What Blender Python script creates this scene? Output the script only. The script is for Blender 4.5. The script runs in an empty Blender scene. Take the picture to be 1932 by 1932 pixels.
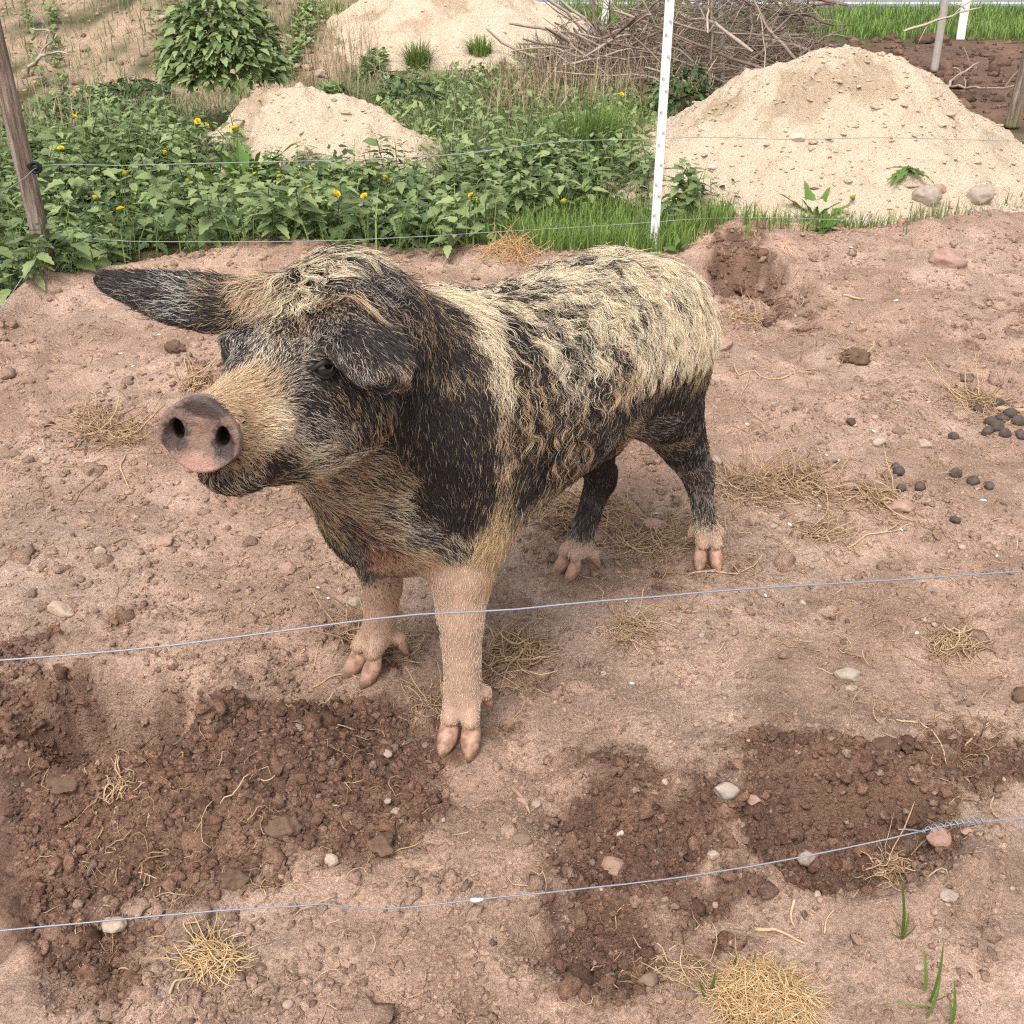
import bpy, math, random
import numpy as np
from mathutils import Vector, Matrix
from mathutils.bvhtree import BVHTree

SC = bpy.context.scene
COL = SC.collection
rng = np.random.default_rng(7)
random.seed(7)

# ------------------------------------------------------------------ camera
CAMZ = 1.5
PITCH = math.radians(30.0)
cam_d = bpy.data.cameras.new('camera')
cam_d.sensor_fit = 'HORIZONTAL'
cam_d.angle = math.radians(50.0)
cam_d.clip_start = 0.02
cam_d.clip_end = 400.0
cam = bpy.data.objects.new('camera', cam_d)
COL.objects.link(cam)
cam.location = (0, 0, CAMZ)
cam.rotation_euler = (math.pi / 2 - PITCH, 0, 0)
SC.camera = cam

# ------------------------------------------------------------------ daylight (bright overcast)
world = bpy.data.worlds.new('World')
SC.world = world
world.use_nodes = True
wn = world.node_tree
wn.nodes.clear()
w_out = wn.nodes.new('ShaderNodeOutputWorld')
w_bg = wn.nodes.new('ShaderNodeBackground')
w_sky = wn.nodes.new('ShaderNodeTexSky')
w_sky.sky_type = 'NISHITA'
w_sky.sun_disc = False
SUN_EL, SUN_AZ = math.radians(58), math.radians(200)   # azimuth measured clockwise from +Y
w_sky.sun_elevation = SUN_EL
w_sky.sun_rotation = SUN_AZ
w_sky.air_density = 1.0
w_sky.dust_density = 4.0
w_sky.ozone_density = 0.6
w_hs = wn.nodes.new('ShaderNodeHueSaturation')          # cloud cover: the sky is a pale grey
w_hs.inputs['Saturation'].default_value = 0.22
wn.links.new(w_sky.outputs[0], w_hs.inputs['Color'])
wn.links.new(w_hs.outputs[0], w_bg.inputs['Color'])
w_bg.inputs['Strength'].default_value = 0.13
wn.links.new(w_bg.outputs[0], w_out.inputs['Surface'])

sun_d = bpy.data.lights.new('sun', 'SUN')
sun_d.energy = 1.15
sun_d.angle = math.radians(24)
sun_d.color = (1.0, 0.955, 0.88)
sun = bpy.data.objects.new('sun', sun_d)
COL.objects.link(sun)
sdir = Vector((math.sin(SUN_AZ) * math.cos(SUN_EL), math.cos(SUN_AZ) * math.cos(SUN_EL), math.sin(SUN_EL)))
sun.rotation_euler = sdir.to_track_quat('Z', 'Y').to_euler()
sun.location = (0, 0, 12)

SC.view_settings.view_transform = 'Standard'
SC.view_settings.look = 'None'
SC.view_settings.gamma = 1.0
SC.view_settings.exposure = 0.92
SC.render.engine = 'CYCLES'
SC.cycles.use_denoising = False
SC.cycles.pixel_filter_type = 'BLACKMAN_HARRIS'
SC.cycles.filter_width = 1.25
SC.cycles.max_bounces = 5
SC.cycles.diffuse_bounces = 3
SC.cycles.transparent_max_bounces = 8
SC.cycles.use_adaptive_sampling = False
SC.cycles_curves.shape = 'RIBBONS'
SC.cycles_curves.subdivisions = 2

# ------------------------------------------------------------------ photo pixel -> direction -> place
FPX, CPX = 2071.6, 966.0        # the photograph as displayed, 1932 px wide


def ray(u, v):
    dx, dy = (u - CPX) / FPX, (CPX - v) / FPX
    return np.array([dx, math.cos(PITCH) + math.sin(PITCH) * dy, -math.sin(PITCH) + math.cos(PITCH) * dy])


def at(u, v, t):                # t metres along the optical axis
    return np.array([0, 0, CAMZ]) + ray(u, v) * t


def on_z(u, v, z=0.0):
    d = ray(u, v)
    return np.array([0, 0, CAMZ]) + d * ((z - CAMZ) / d[2])


def at_y(u, v, y):
    d = ray(u, v)
    return np.array([0, 0, CAMZ]) + d * (y / d[1])


def project(p):
    p = np.asarray(p, float)
    q = p - np.array([0, 0, CAMZ])
    c, s = math.cos(PITCH), math.sin(PITCH)
    depth = q[..., 1] * c - q[..., 2] * s
    up = q[..., 1] * s + q[..., 2] * c
    return CPX + FPX * q[..., 0] / depth, CPX - FPX * up / depth, depth


# ------------------------------------------------------------------ numpy noise
def _hash(ix, iy, iz, seed):
    h = (ix.astype(np.int64) * 374761393 + iy.astype(np.int64) * 668265263 + iz.astype(np.int64) * 2147483647 + seed * 974711)
    h = (h ^ (h >> 13)) * 1274126177
    h = h & 0x7fffffff
    h = (h ^ (h >> 16)) * 1103515245
    return ((h & 0x7fffffff) / float(0x7fffffff)) * 2 - 1


def noise2(x, y, seed=0):
    xi, yi = np.floor(x), np.floor(y)
    fx, fy = x - xi, y - yi
    ux, uy = fx * fx * (3 - 2 * fx), fy * fy * (3 - 2 * fy)
    z = np.zeros_like(xi)
    a = _hash(xi, yi, z, seed); b = _hash(xi + 1, yi, z, seed)
    c = _hash(xi, yi + 1, z, seed); d = _hash(xi + 1, yi + 1, z, seed)
    return (a * (1 - ux) + b * ux) * (1 - uy) + (c * (1 - ux) + d * ux) * uy


def fbm2(x, y, octaves=4, seed=0, gain=0.5):
    s, a, f = 0.0, 1.0, 1.0
    for o in range(octaves):
        s = s + a * noise2(x * f + 13.7 * o, y * f - 7.1 * o, seed + o)
        a *= gain; f *= 2.03
    return s


def noise3(p, seed=0):
    x, y, z = p[..., 0], p[..., 1], p[..., 2]
    xi, yi, zi = np.floor(x), np.floor(y), np.floor(z)
    fx, fy, fz = x - xi, y - yi, z - zi
    ux, uy, uz = fx * fx * (3 - 2 * fx), fy * fy * (3 - 2 * fy), fz * fz * (3 - 2 * fz)
    r = 0
    for k, wz in ((0, 1 - uz), (1, uz)):
        a = _hash(xi, yi, zi + k, seed); b = _hash(xi + 1, yi, zi + k, seed)
        c = _hash(xi, yi + 1, zi + k, seed); d = _hash(xi + 1, yi + 1, zi + k, seed)
        r = r + wz * ((a * (1 - ux) + b * ux) * (1 - uy) + (c * (1 - ux) + d * ux) * uy)
    return r


def sstep(a, b, x):
    t = np.clip((x - a) / (b - a), 0, 1)
    return t * t * (3 - 2 * t)


def smooth_curve(xs, ys, n=200):
    """Catmull-Rom through the key points, sampled densely for np.interp."""
    xs, ys = np.array(xs, float), np.array(ys, float)
    m = np.gradient(ys, xs)
    X = np.linspace(xs[0], xs[-1], n)
    i = np.clip(np.searchsorted(xs, X) - 1, 0, len(xs) - 2)
    h = xs[i + 1] - xs[i]; t = (X - xs[i]) / h
    Y = ((2 * t**3 - 3 * t**2 + 1) * ys[i] + (t**3 - 2 * t**2 + t) * h * m[i]
         + (-2 * t**3 + 3 * t**2) * ys[i + 1] + (t**3 - t**2) * h * m[i + 1])
    return X, Y


def spline_pts(pts, n):
    pts = np.array(pts, float)
    d = np.r_[0, np.cumsum(np.linalg.norm(np.diff(pts, axis=0), axis=1))]
    return np.stack([np.interp(np.linspace(0, d[-1], n), *smooth_curve(d, pts[:, k], 4 * n)) for k in range(pts.shape[1])], 1)


# ------------------------------------------------------------------ object helpers
def make_mesh(name, V, Fc, mats=None, smooth=True, fmat=None, attrs=None):
    """V (n,3); Fc an int array (m,3|4) or a list of lists."""
    me = bpy.data.meshes.new(name)
    V = np.asarray(V, np.float32)
    if isinstance(Fc, np.ndarray):
        m, k = Fc.shape
        loops = Fc.astype(np.int32).ravel()
        starts = (np.arange(m) * k).astype(np.int32)
    else:
        lens = np.array([len(f) for f in Fc], np.int32)
        loops = np.array([i for f in Fc for i in f], np.int32)
        starts = np.r_[0, np.cumsum(lens)[:-1]].astype(np.int32)
        m = len(Fc)
    me.vertices.add(len(V)); me.vertices.foreach_set('co', V.ravel())
    me.loops.add(len(loops)); me.loops.foreach_set('vertex_index', loops)
    me.polygons.add(m); me.polygons.foreach_set('loop_start', starts)
    if fmat is not None:
        me.polygons.foreach_set('material_index', np.asarray(fmat, np.int32))
    me.update(calc_edges=True)
    me.validate()
    if len(me.polygons):
        me.polygons.foreach_set('use_smooth', np.full(len(me.polygons), bool(smooth)))
    for a, val in (attrs or {}).items():
        val = np.asarray(val, np.float32)
        if val.ndim == 1:
            at_ = me.attributes.new(a, 'FLOAT', 'POINT'); at_.data.foreach_set('value', val)
        else:
            at_ = me.attributes.new(a, 'FLOAT_COLOR', 'POINT')
            at_.data.foreach_set('color', np.c_[val, np.ones(len(val))].astype(np.float32).ravel())
    for m_ in (mats if isinstance(mats, (list, tuple)) else [mats] if mats else []):
        me.materials.append(m_)
    return me


def link(name, data, parent=None, loc=None, rot=None, scale=None, kind=None, label=None, cat=None, group=None):
    o = bpy.data.objects.new(name, data)
    COL.objects.link(o)
    if parent is not None:
        o.parent = parent
    if loc is not None: o.location = loc
    if rot is not None: o.rotation_euler = rot
    if scale is not None: o.scale = scale if hasattr(scale, '__len__') else (scale,) * 3
    if kind: o['kind'] = kind
    if label: o['label'] = label
    if cat: o['category'] = cat
    if group: o['group'] = group
    return o


class Geo:
    """collects pieces into one mesh"""
    def __init__(s): s.V = []; s.F = []; s.A = []; s.n = 0
    def add(s, V, F, a=0.0):
        V = np.asarray(V, np.float32); s.V.append(V)
        F = np.asarray(F); s.F.append(F + s.n)
        s.A.append(np.broadcast_to(np.asarray(a, np.float32), (len(V),) if np.ndim(a) < 2 else (len(V), 3)).copy())
        s.n += len(V)
    def mesh(s, name, mats, attr='tint', smooth=True):
        V = np.concatenate(s.V)
        ks = {f.shape[1] for f in s.F}
        F = np.concatenate(s.F) if len(ks) == 1 else [list(r) for f in s.F for r in f]
        return make_mesh(name, V, F, mats, smooth, attrs={attr: np.concatenate(s.A)})


def tube(pts, radii, sides=6, cap=True, squash=None):
    """a tube through the points; returns V, F (quads; the ends close to a point)"""
    pts = np.asarray(pts, float)
    n = len(pts)
    radii = np.broadcast_to(np.asarray(radii, float), (n,)).copy()
    T = np.gradient(pts, axis=0); T /= np.linalg.norm(T, axis=1)[:, None] + 1e-9
    up = np.array([0, 0, 1.0]) if abs(T[0][2]) < 0.9 else np.array([1.0, 0, 0])
    V = []
    for i in range(n):
        a = np.cross(T[i], up); a /= np.linalg.norm(a) + 1e-9
        b = np.cross(a, T[i]); up = b
        ang = np.linspace(0, 2 * math.pi, sides, endpoint=False)
        V.append(pts[i] + radii[i] * (np.cos(ang)[:, None] * a + np.sin(ang)[:, None] * b))
    V = np.concatenate(V)
    F = []
    for i in range(n - 1):
        for k in range(sides):
            k2 = (k + 1) % sides
            F.append((i * sides + k, i * sides + k2, (i + 1) * sides + k2, (i + 1) * sides + k))
    if cap:
        V = np.vstack([V, pts[0], pts[-1]])
        c0, c1 = len(V) - 2, len(V) - 1
        for k in range(sides):
            k2 = (k + 1) % sides
            F.append((c0, k2, k, c0)); F.append((c1, (n - 1) * sides + k, (n - 1) * sides + k2, c1))
        F = [f if f[0] != f[3] else f[:3] for f in F]
    return V, F


def add_tube(g, pts, radii, sides=6, a=0.0):
    """tube into a Geo, all quads (no caps: ends are pinched)"""
    pts = np.asarray(pts, float)
    radii = np.broadcast_to(np.asarray(radii, float), (len(pts),)).copy()
    radii[0] *= 0.6; radii[-1] *= 0.3
    V, F = tube(pts, radii, sides, cap=False)
    g.add(V, np.array(F), a)


def icosphere(sub):
    t = (1 + 5 ** .5) / 2
    V = [(-1, t, 0), (1, t, 0), (-1, -t, 0), (1, -t, 0), (0, -1, t), (0, 1, t), (0, -1, -t), (0, 1, -t), (t, 0, -1), (t, 0, 1), (-t, 0, -1), (-t, 0, 1)]
    F = [(0, 11, 5), (0, 5, 1), (0, 1, 7), (0, 7, 10), (0, 10, 11), (1, 5, 9), (5, 11, 4), (11, 10, 2), (10, 7, 6), (7, 1, 8),
         (3, 9, 4), (3, 4, 2), (3, 2, 6), (3, 6, 8), (3, 8, 9), (4, 9, 5), (2, 4, 11), (6, 2, 10), (8, 6, 7), (9, 8, 1)]
    V = [np.array(v) / np.linalg.norm(v) for v in V]
    for _ in range(sub):
        cache = {}; NF = []
        def mid(a, b):
            k = (min(a, b), max(a, b))
            if k not in cache:
                m = V[a] + V[b]; V.append(m / np.linalg.norm(m)); cache[k] = len(V) - 1
            return cache[k]
        for a, b, c in F:
            ab, bc, ca = mid(a, b), mid(b, c), mid(c, a)
            NF += [(a, ab, ca), (b, bc, ab), (c, ca, bc), (ab, bc, ca)]
        F = NF
    return np.array(V), np.array(F)


# ------------------------------------------------------------------ material helpers
class Mat:
    def __init__(s, name):
        s.m = bpy.data.materials.new(name); s.m.use_nodes = True
        s.t = s.m.node_tree; s.t.nodes.clear()
        s.out = s.n('OutputMaterial'); s.b = s.n('BsdfPrincipled')
        s.l(s.b.outputs[0], s.out.inputs['Surface'])
        s.b.inputs['Specular IOR Level'].default_value = 0.25
    def n(s, kind, **kw):
        nd = s.t.nodes.new('ShaderNode' + kind)
        for k, v in kw.items(): setattr(nd, k, v)
        return nd
    def l(s, a, b): s.t.links.new(a, b)
    def val(s, sock, v):
        if hasattr(v, 'is_output') or isinstance(v, bpy.types.NodeSocket): s.l(v, sock)
        else: sock.default_value = v
    def attr(s, name, vec=False):
        a = s.n('Attribute', attribute_name=name)
        return a.outputs['Color' if vec else 'Fac']
    def noise(s, scale, detail=4, rough=0.6, coord=None, dim='3D'):
        nz = s.n('TexNoise'); nz.inputs['Scale'].default_value = scale
        nz.inputs['Detail'].default_value = detail; nz.inputs['Roughness'].default_value = rough
        s.l(coord if coord is not None else s.obj(), nz.inputs['Vector'])
        return nz.outputs['Fac']
    def obj(s):
        if not hasattr(s, '_obj'): s._obj = s.n('NewGeometry').outputs['Position']
        return s._obj
    def local(s):
        return s.n('TexCoord').outputs['Object']
    def ramp(s, fac, stops):
        r = s.n('ValToRGB'); cr = r.color_ramp
        while len(cr.elements) < len(stops): cr.elements.new(0.5)
        for e, (p, c) in zip(cr.elements, stops):
            e.position = p; e.color = (*c, 1) if len(c) == 3 else c
        s.val(r.inputs[0], fac)
        return r.outputs[0]
    def mix(s, fac, a, b, mode='MIX'):
        m = s.n('Mix', data_type='RGBA', blend_type=mode)
        s.val(m.inputs[0], fac)
        for sock, v in ((m.inputs[6], a), (m.inputs[7], b)):
            if isinstance(v, tuple): sock.default_value = (*v, 1) if len(v) == 3 else v
            else: s.val(sock, v)
        return m.outputs[2]
    def math(s, op, a, b=0.0, clamp=False):
        m = s.n('Math', operation=op, use_clamp=clamp)
        s.val(m.inputs[0], a); s.val(m.inputs[1], b)
        return m.outputs[0]
    def mapr(s, v, a, b, c, d):
        m = s.n('MapRange'); s.val(m.inputs[0], v)
        for i, x in enumerate((a, b, c, d)): m.inputs[i + 1].default_value = x
        return m.outputs[0]
    def bump(s, h, strength=0.5, dist=0.01):
        b = s.n('Bump'); b.inputs['Strength'].default_value = strength; b.inputs['Distance'].default_value = dist
        s.l(h, b.inputs['Height'])
        if s.b.inputs['Normal'].is_linked:
            s.l(s.b.inputs['Normal'].links[0].from_socket, b.inputs['Normal'])
        s.l(b.outputs[0], s.b.inputs['Normal'])
    def set(s, color=None, rough=None, **kw):
        if color is not None:
            if isinstance(color, tuple): s.b.inputs['Base Color'].default_value = (*color, 1)
            else: s.l(color, s.b.inputs['Base Color'])
        if rough is not None: s.val(s.b.inputs['Roughness'], rough)
        for k, v in kw.items(): s.val(s.b.inputs[k.replace('_', ' ')], v)
        return s
# ================================================================== the pig
# ---- an implicit body: lofts, tapered limbs and thin ear sheets melted together on a grid
GH = 0.0062
GMIN = np.array([-0.86, 1.16, 0.03]); GMAX = np.array([0.66, 2.66, 1.08])
GN = np.ceil((GMAX - GMIN) / GH).astype(int)
VOL = np.full(GN, 0.3, np.float32)


def block(lo, hi, margin=0.07):
    a = np.clip(np.floor((np.asarray(lo) - margin - GMIN) / GH).astype(int), 0, GN - 1)
    b = np.clip(np.ceil((np.asarray(hi) + margin - GMIN) / GH).astype(int) + 1, 1, GN)
    sl = tuple(slice(i, j) for i, j in zip(a, b))
    ax = [GMIN[k] + GH * np.arange(a[k], b[k]) for k in range(3)]
    P = np.stack(np.meshgrid(*ax, indexing='ij'), -1).astype(np.float32)
    return sl, P


def melt(sl, d, k):
    v = VOL[sl]
    h = np.maximum(k - np.abs(v - d), 0) / k
    VOL[sl] = np.minimum(v, d) - h * h * h * k / 6.0


def limb(pts, radii, k=0.03):
    pts = [np.asarray(p, float) for p in pts]
    lo = np.min(pts, 0) - max(radii); hi = np.max(pts, 0) + max(radii)
    sl, P = block(lo, hi)
    D = None
    for a, b, ra, rb in zip(pts[:-1], pts[1:], radii[:-1], radii[1:]):
        ba = b - a
        h = np.clip(((P - a) @ ba) / (ba @ ba), 0, 1)
        d = np.linalg.norm(P - a - h[..., None] * ba, axis=-1) - (ra + h * (rb - ra))
        if D is None: D = d
        else:
            kk = 0.012; hh = np.maximum(kk - np.abs(D - d), 0) / kk
            D = np.minimum(D, d) - hh**3 * kk / 6
    melt(sl, D, k)


def blob(c, r, k=0.04, R=None):
    c = np.asarray(c, float); r = np.asarray(r, float)
    sl, P = block(c - r.max(), c + r.max())
    q = P - c
    if R is not None: q = q @ R           # columns of R are the axes
    d = (np.linalg.norm(q / r, axis=-1) - 1) * r.min()
    melt(sl, d, k)


def loft(origin, ax, keys, k=0.04, power=2.0, back=False):
    """keys: rows (s, top, bottom, halfwidth); ax = (forward, left, up)"""
    keys = np.array(keys, float)
    f, l, u = (np.asarray(a, float) for a in ax)
    S = keys[:, 0]
    cr = [smooth_curve(S, keys[:, i]) for i in (1, 2, 3)]
    corners = [origin + f * s + l * w + u * z for s in (S[0], S[-1]) for w in (-keys[:, 3].max(), keys[:, 3].max())
               for z in (keys[:, 2].min(), keys[:, 1].max())]
    sl, P = block(np.min(corners, 0), np.max(corners, 0))
    q = P - origin
    s, y, z = q @ f, q @ l, q @ u
    sc = np.clip(s, S[0], S[-1])
    top, bot, hw = (np.interp(sc, *c) for c in cr)
    zc = bot + (top - bot) * 0.5
    rz = (top - bot) * 0.5
    rr = (np.abs(y / hw) ** power + np.abs((z - zc) / rz) ** power) ** (1 / power)
    d = (rr - 1) * np.minimum(hw, rz)
    over = np.abs(s - sc)
    d = np.where(over > 0, np.sqrt(np.maximum(d, 0) ** 2 + over**2) + np.minimum(d, 0) * 0, d)
    melt(sl, d, k)


def sheet(tris, r, k=0.012):
    tris = [[np.asarray(p, float) for p in t] for t in tris]
    allp = np.array([p for t in tris for p in t])
    sl, P = block(allp.min(0) - r, allp.max(0) + r)
    D = None
    dot = lambda a, b: np.sum(a * b, -1)
    for a, b, c in tris:
        ba, cb, ac = b - a, c - b, a - c
        pa, pb, pc = P - a, P - b, P - c
        nor = np.cross(ba, ac)
        inside = (np.sign(pa @ np.cross(ba, nor)) + np.sign(pb @ np.cross(cb, nor)) + np.sign(pc @ np.cross(ac, nor))) < 2
        e = lambda p, d: np.sum((d * np.clip((p @ d) / (d @ d), 0, 1)[..., None] - p) ** 2, -1)
        dd = np.sqrt(np.where(inside, np.minimum(np.minimum(e(pa, ba), e(pb, cb)), e(pc, ac)), (pa @ nor) ** 2 / (nor @ nor))) - r
        D = dd if D is None else np.minimum(D, dd)
    melt(sl, D, k)


# ---- trunk
PC = np.array([0.05, 2.045, 0.0])
PF = np.array([-0.7225, -0.6914, 0.0]); PF /= np.linalg.norm(PF)
PL = np.array([-PF[1], PF[0], 0.0])
PU = np.array([0, 0, 1.0])
loc = lambda X, Y, Z: PC + PF * X + PL * Y + PU * Z
loft(PC, (PF, PL, PU), [
    (-.445, .64, .56, .04), (-.42, .70, .50, .085), (-.375, .762, .455, .125), (-.31, .808, .44, .155), (-.21, .820, .462, .172),
    (-.08, .815, .43, .197), (.06, .808, .41, .203), (.20, .835, .385, .198), (.32, .845, .36, .187), (.42, .79, .375, .16),
    (.49, .70, .46, .10)], 0.05, 2.15)
for sy in (1, -1):
    blob(loc(.29, .115 * sy, .585), (.15, .085, .20), .06, np.stack([PF, PL, PU], 1))
    blob(loc(-.305, .072 * sy, .60), (.125, .09, .18), .06, np.stack([PF, PL, PU], 1))
# ---- legs (left fore, right fore, left hind, right hind)
LEGS = {
    'LF': dict(p=[(872, 900, 2.03, .10), (872, 1000, 2.04, .078), (872, 1080, 2.055, .056), (868, 1165, 2.09, .0445), (872, 1240, 2.13, .0345), (873, 1305, 2.175, .037)]),
    'RF': dict(p=[(715, 950, 2.24, .09), (714, 1010, 2.26, .068), (716, 1060, 2.285, .05), (721, 1105, 2.31, .041), (720, 1150, 2.345, .034), (713, 1192, 2.375, .036)]),
    'LH': dict(p=[(1225, 670, 2.47, .105), (1252, 765, 2.51, .088), (1292, 845, 2.60, .052), (1318, 902, 2.68, .033), (1326, 955, 2.72, .0245), (1336, 1003, 2.745, .027)]),
    'RH': dict(p=[(1165, 720, 2.58, .12), (1120, 800, 2.58, .09), (1120, 860, 2.63, .048), (1133, 900, 2.68, .034), (1110, 975, 2.70, .026), (1090, 1033, 2.715, .028)]),
}
for nm, L in LEGS.items():
    pts = [at(u, v, t) for u, v, t, r in L['p']]
    L['pts'] = pts
    limb(pts, [q[3] for q in L['p']], 0.05)
# hock points
limb([at(1330, 880, 2.69), at(1322, 905, 2.68)], [.022, .028], .03)
limb([at(1148, 887, 2.70), at(1138, 910, 2.69)], [.020, .028], .03)
# ---- feet: two toes and two dew claws each
FEET = {'LF': ((-.104, 1.672), (-.22, -1)), 'RF': ((-.318, 1.900), (-.62, -.78)), 'LH': ((.492, 2.330), (-.03, -1)), 'RH': ((.140, 2.290), (-.72, -.66))}
HOOVES = []
CLAWS = []
for nm, (g, hd) in FEET.items():
    fet = LEGS[nm]['pts'][-1]
    hd = np.array([hd[0], hd[1], 0.0]); hd /= np.linalg.norm(hd)
    sd = np.array([-hd[1], hd[0], 0.0])
    G = np.array([g[0], g[1], 0.0])
    big = 1.0 if nm in ('LF', 'RF') else 0.82
    for k in (1, -1):
        cor = G + hd * -.004 + sd * k * .0205 * big + PU * .050
        tip = G + hd * .034 + sd * k * .024 * big
        limb([fet + sd * k * .011, cor + PU * .008], [.025 * big, .0188 * big], .010)
        HOOVES.append((nm, k, cor, tip, hd, sd, big))
        base = fet - hd * .026 + sd * k * (.036 if big == 1.0 else .028) - PU * .016
        CLAWS.append((nm, k, base, base - PU * .044 - hd * .012 + sd * k * .012))
        limb([fet + PU * .006, base, base - PU * .012 - hd * .004 + sd * k * .003], [.02, .0145, .0115], .012)
# ---- neck and head
HO = at(379, 822, 1.44)                       # centre of the snout disc
HF = np.array([-0.342, -0.940, 0.0]); HF /= np.linalg.norm(HF)
HL = np.cross(PU, HF); HL /= np.linalg.norm(HL)
HU = np.cross(HF, HL)
roll = math.radians(0)
HL, HU = HL * math.cos(roll) + HU * math.sin(roll), HU * math.cos(roll) - HL * math.sin(roll)
hd_ = lambda s, y, z: HO - HF * s + HL * y + HU * z
limb([loc(.27, 0, .655), loc(.42, 0, .70), hd_(.42, 0, -.03)], [.195, .175, .135], .07)
limb([loc(.30, 0, .72), hd_(.40, 0, .02)], [.13, .10], .05)
limb([loc(.40, 0, .48), hd_(.36, 0, -.12)], [.115, .085], .06)
loft(HO, (-HF, HL, HU), [
    (0.009, .047, -.047, .0535), (.030, .045, -.060, .052), (.05, .041, -.088, .048), (.09, .042, -.115, .054), (.14, .049, -.140, .069),
    (.19, .066, -.158, .094), (.24, .086, -.172, .107), (.30, .103, -.18, .116), (.36, .104, -.178, .118), (.42, .088, -.15, .11), (.46, .05, -.08, .08)], .035, 2.1)
for k in (1, -1):
    blob(hd_(.27, .07 * k, -.07), (.07, .05, .06), .04)            # cheeks
    blob(hd_(.205, .064 * k, .050), (.030, .018, .013), .02)        # brow
    blob(hd_(.09, .028 * k, -.02), (.05, .022, .03), .03)         # muzzle sides
blob(hd_(.065, 0, -.085), (.05, .040, .028), .02)                  # chin
# ---- ears: thin curved sheets
EAR_L = [[at(*q) for q in row] for row in [
    [(608, 562, 1.68), (655, 548, 1.70), (705, 570, 1.76)],
    [(582, 602, 1.59), (660, 583, 1.58), (742, 625, 1.66)],
    [(622, 656, 1.525), (685, 645, 1.51), (766, 682, 1.59)],
    [(684, 714, 1.50), (718, 712, 1.49), (758, 720, 1.54)]]]
EAR_R = [[at(*q) for q in row] for row in [
    [(470, 540, 1.73), (462, 575, 1.70), (452, 612, 1.67)],
    [(400, 528, 1.73), (395, 566, 1.685), (395, 616, 1.66)],
    [(300, 523, 1.72), (300, 553, 1.68), (305, 594, 1.66)],
    [(196, 525, 1.70), (194, 530, 1.695), (204, 540, 1.69)]]]
for E in (EAR_L, EAR_R):
    tr = []
    for i in range(3):
        for j in range(2):
            a, b, c, d = E[i][j], E[i][j + 1], E[i + 1][j + 1], E[i + 1][j]
            tr += [(a, b, c), (a, c, d)]
    sheet(tr, .0075, .018)
limb([hd_(.33, .05, .06), EAR_L[0][1]], [.05, .035], .03)
limb([hd_(.33, -.05, .06), EAR_R[0][1]], [.05, .035], .03)
# ---- tail, hanging behind the rump
limb([loc(-.43, 0, .68), loc(-.465, -.03, .65), loc(-.475, -.04, .58), loc(-.47, -.035, .50)], [.022, .014, .010, .008], .015)


def surface_nets(vol, origin, h):
    ins = vol < 0
    n = np.array(vol.shape)
    c = [ins[i:n[0] - 1 + i, j:n[1] - 1 + j, k:n[2] - 1 + k] for i in (0, 1) for j in (0, 1) for k in (0, 1)]
    cnt = sum(x.astype(np.int8) for x in c)
    cells = np.argwhere((cnt > 0) & (cnt < 8))
    idx = np.full(n - 1, -1, np.int64)
    idx[tuple(cells.T)] = np.arange(len(cells))
    acc = np.zeros((len(cells), 3)); num = np.zeros(len(cells))
    offs = [np.array([i, j, k]) for i in (0, 1) for j in (0, 1) for k in (0, 1)]
    for a in offs:
        for ax in range(3):
            if a[ax]: continue
            b = a.copy(); b[ax] = 1
            va = vol[tuple((cells + a).T)]; vb = vol[tuple((cells + b).T)]
            m = (va < 0) != (vb < 0)
            t = np.where(m, va / np.where(m, va - vb, 1), 0)
            p = a + t[:, None] * (b - a)
            acc[m] += p[m]; num[m] += 1
    V = (cells + acc / num[:, None]) * h + origin
    F = []
    for ax in range(3):
        o1, o2 = [k for k in range(3) if k != ax]
        s0 = [slice(None)] * 3; s1 = [slice(None)] * 3
        s0[ax] = slice(0, -1); s1[ax] = slice(1, None)
        A, B = ins[tuple(s0)], ins[tuple(s1)]
        e = np.argwhere(A != B)
        e = e[(e[:, o1] > 0) & (e[:, o2] > 0) & (e[:, o1] < n[o1] - 1) & (e[:, o2] < n[o2] - 1)]
        d1 = np.zeros(3, int); d1[o1] = 1
        d2 = np.zeros(3, int); d2[o2] = 1
        q = np.stack([idx[tuple((e - d1 - d2).T)], idx[tuple((e - d2).T)], idx[tuple(e.T)], idx[tuple((e - d1).T)]], 1)
        flip = ins[tuple(e.T)] != (ax == 1)
        q[~flip] = q[~flip][:, ::-1]
        F.append(q[(q >= 0).all(1)])
    return V, np.concatenate(F)


def relax(V, F, it=3, lam=0.5):
    E = np.concatenate([F[:, [0, 1]], F[:, [1, 2]], F[:, [2, 3]], F[:, [3, 0]]])
    E = np.concatenate([E, E[:, ::-1]])
    deg = np.bincount(E[:, 0], minlength=len(V))[:, None]
    for i in range(it):
        S = np.stack([np.bincount(E[:, 0], V[E[:, 1], k], minlength=len(V)) for k in range(3)], 1)
        V = V + lam * (S / deg - V)
    return V


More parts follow.
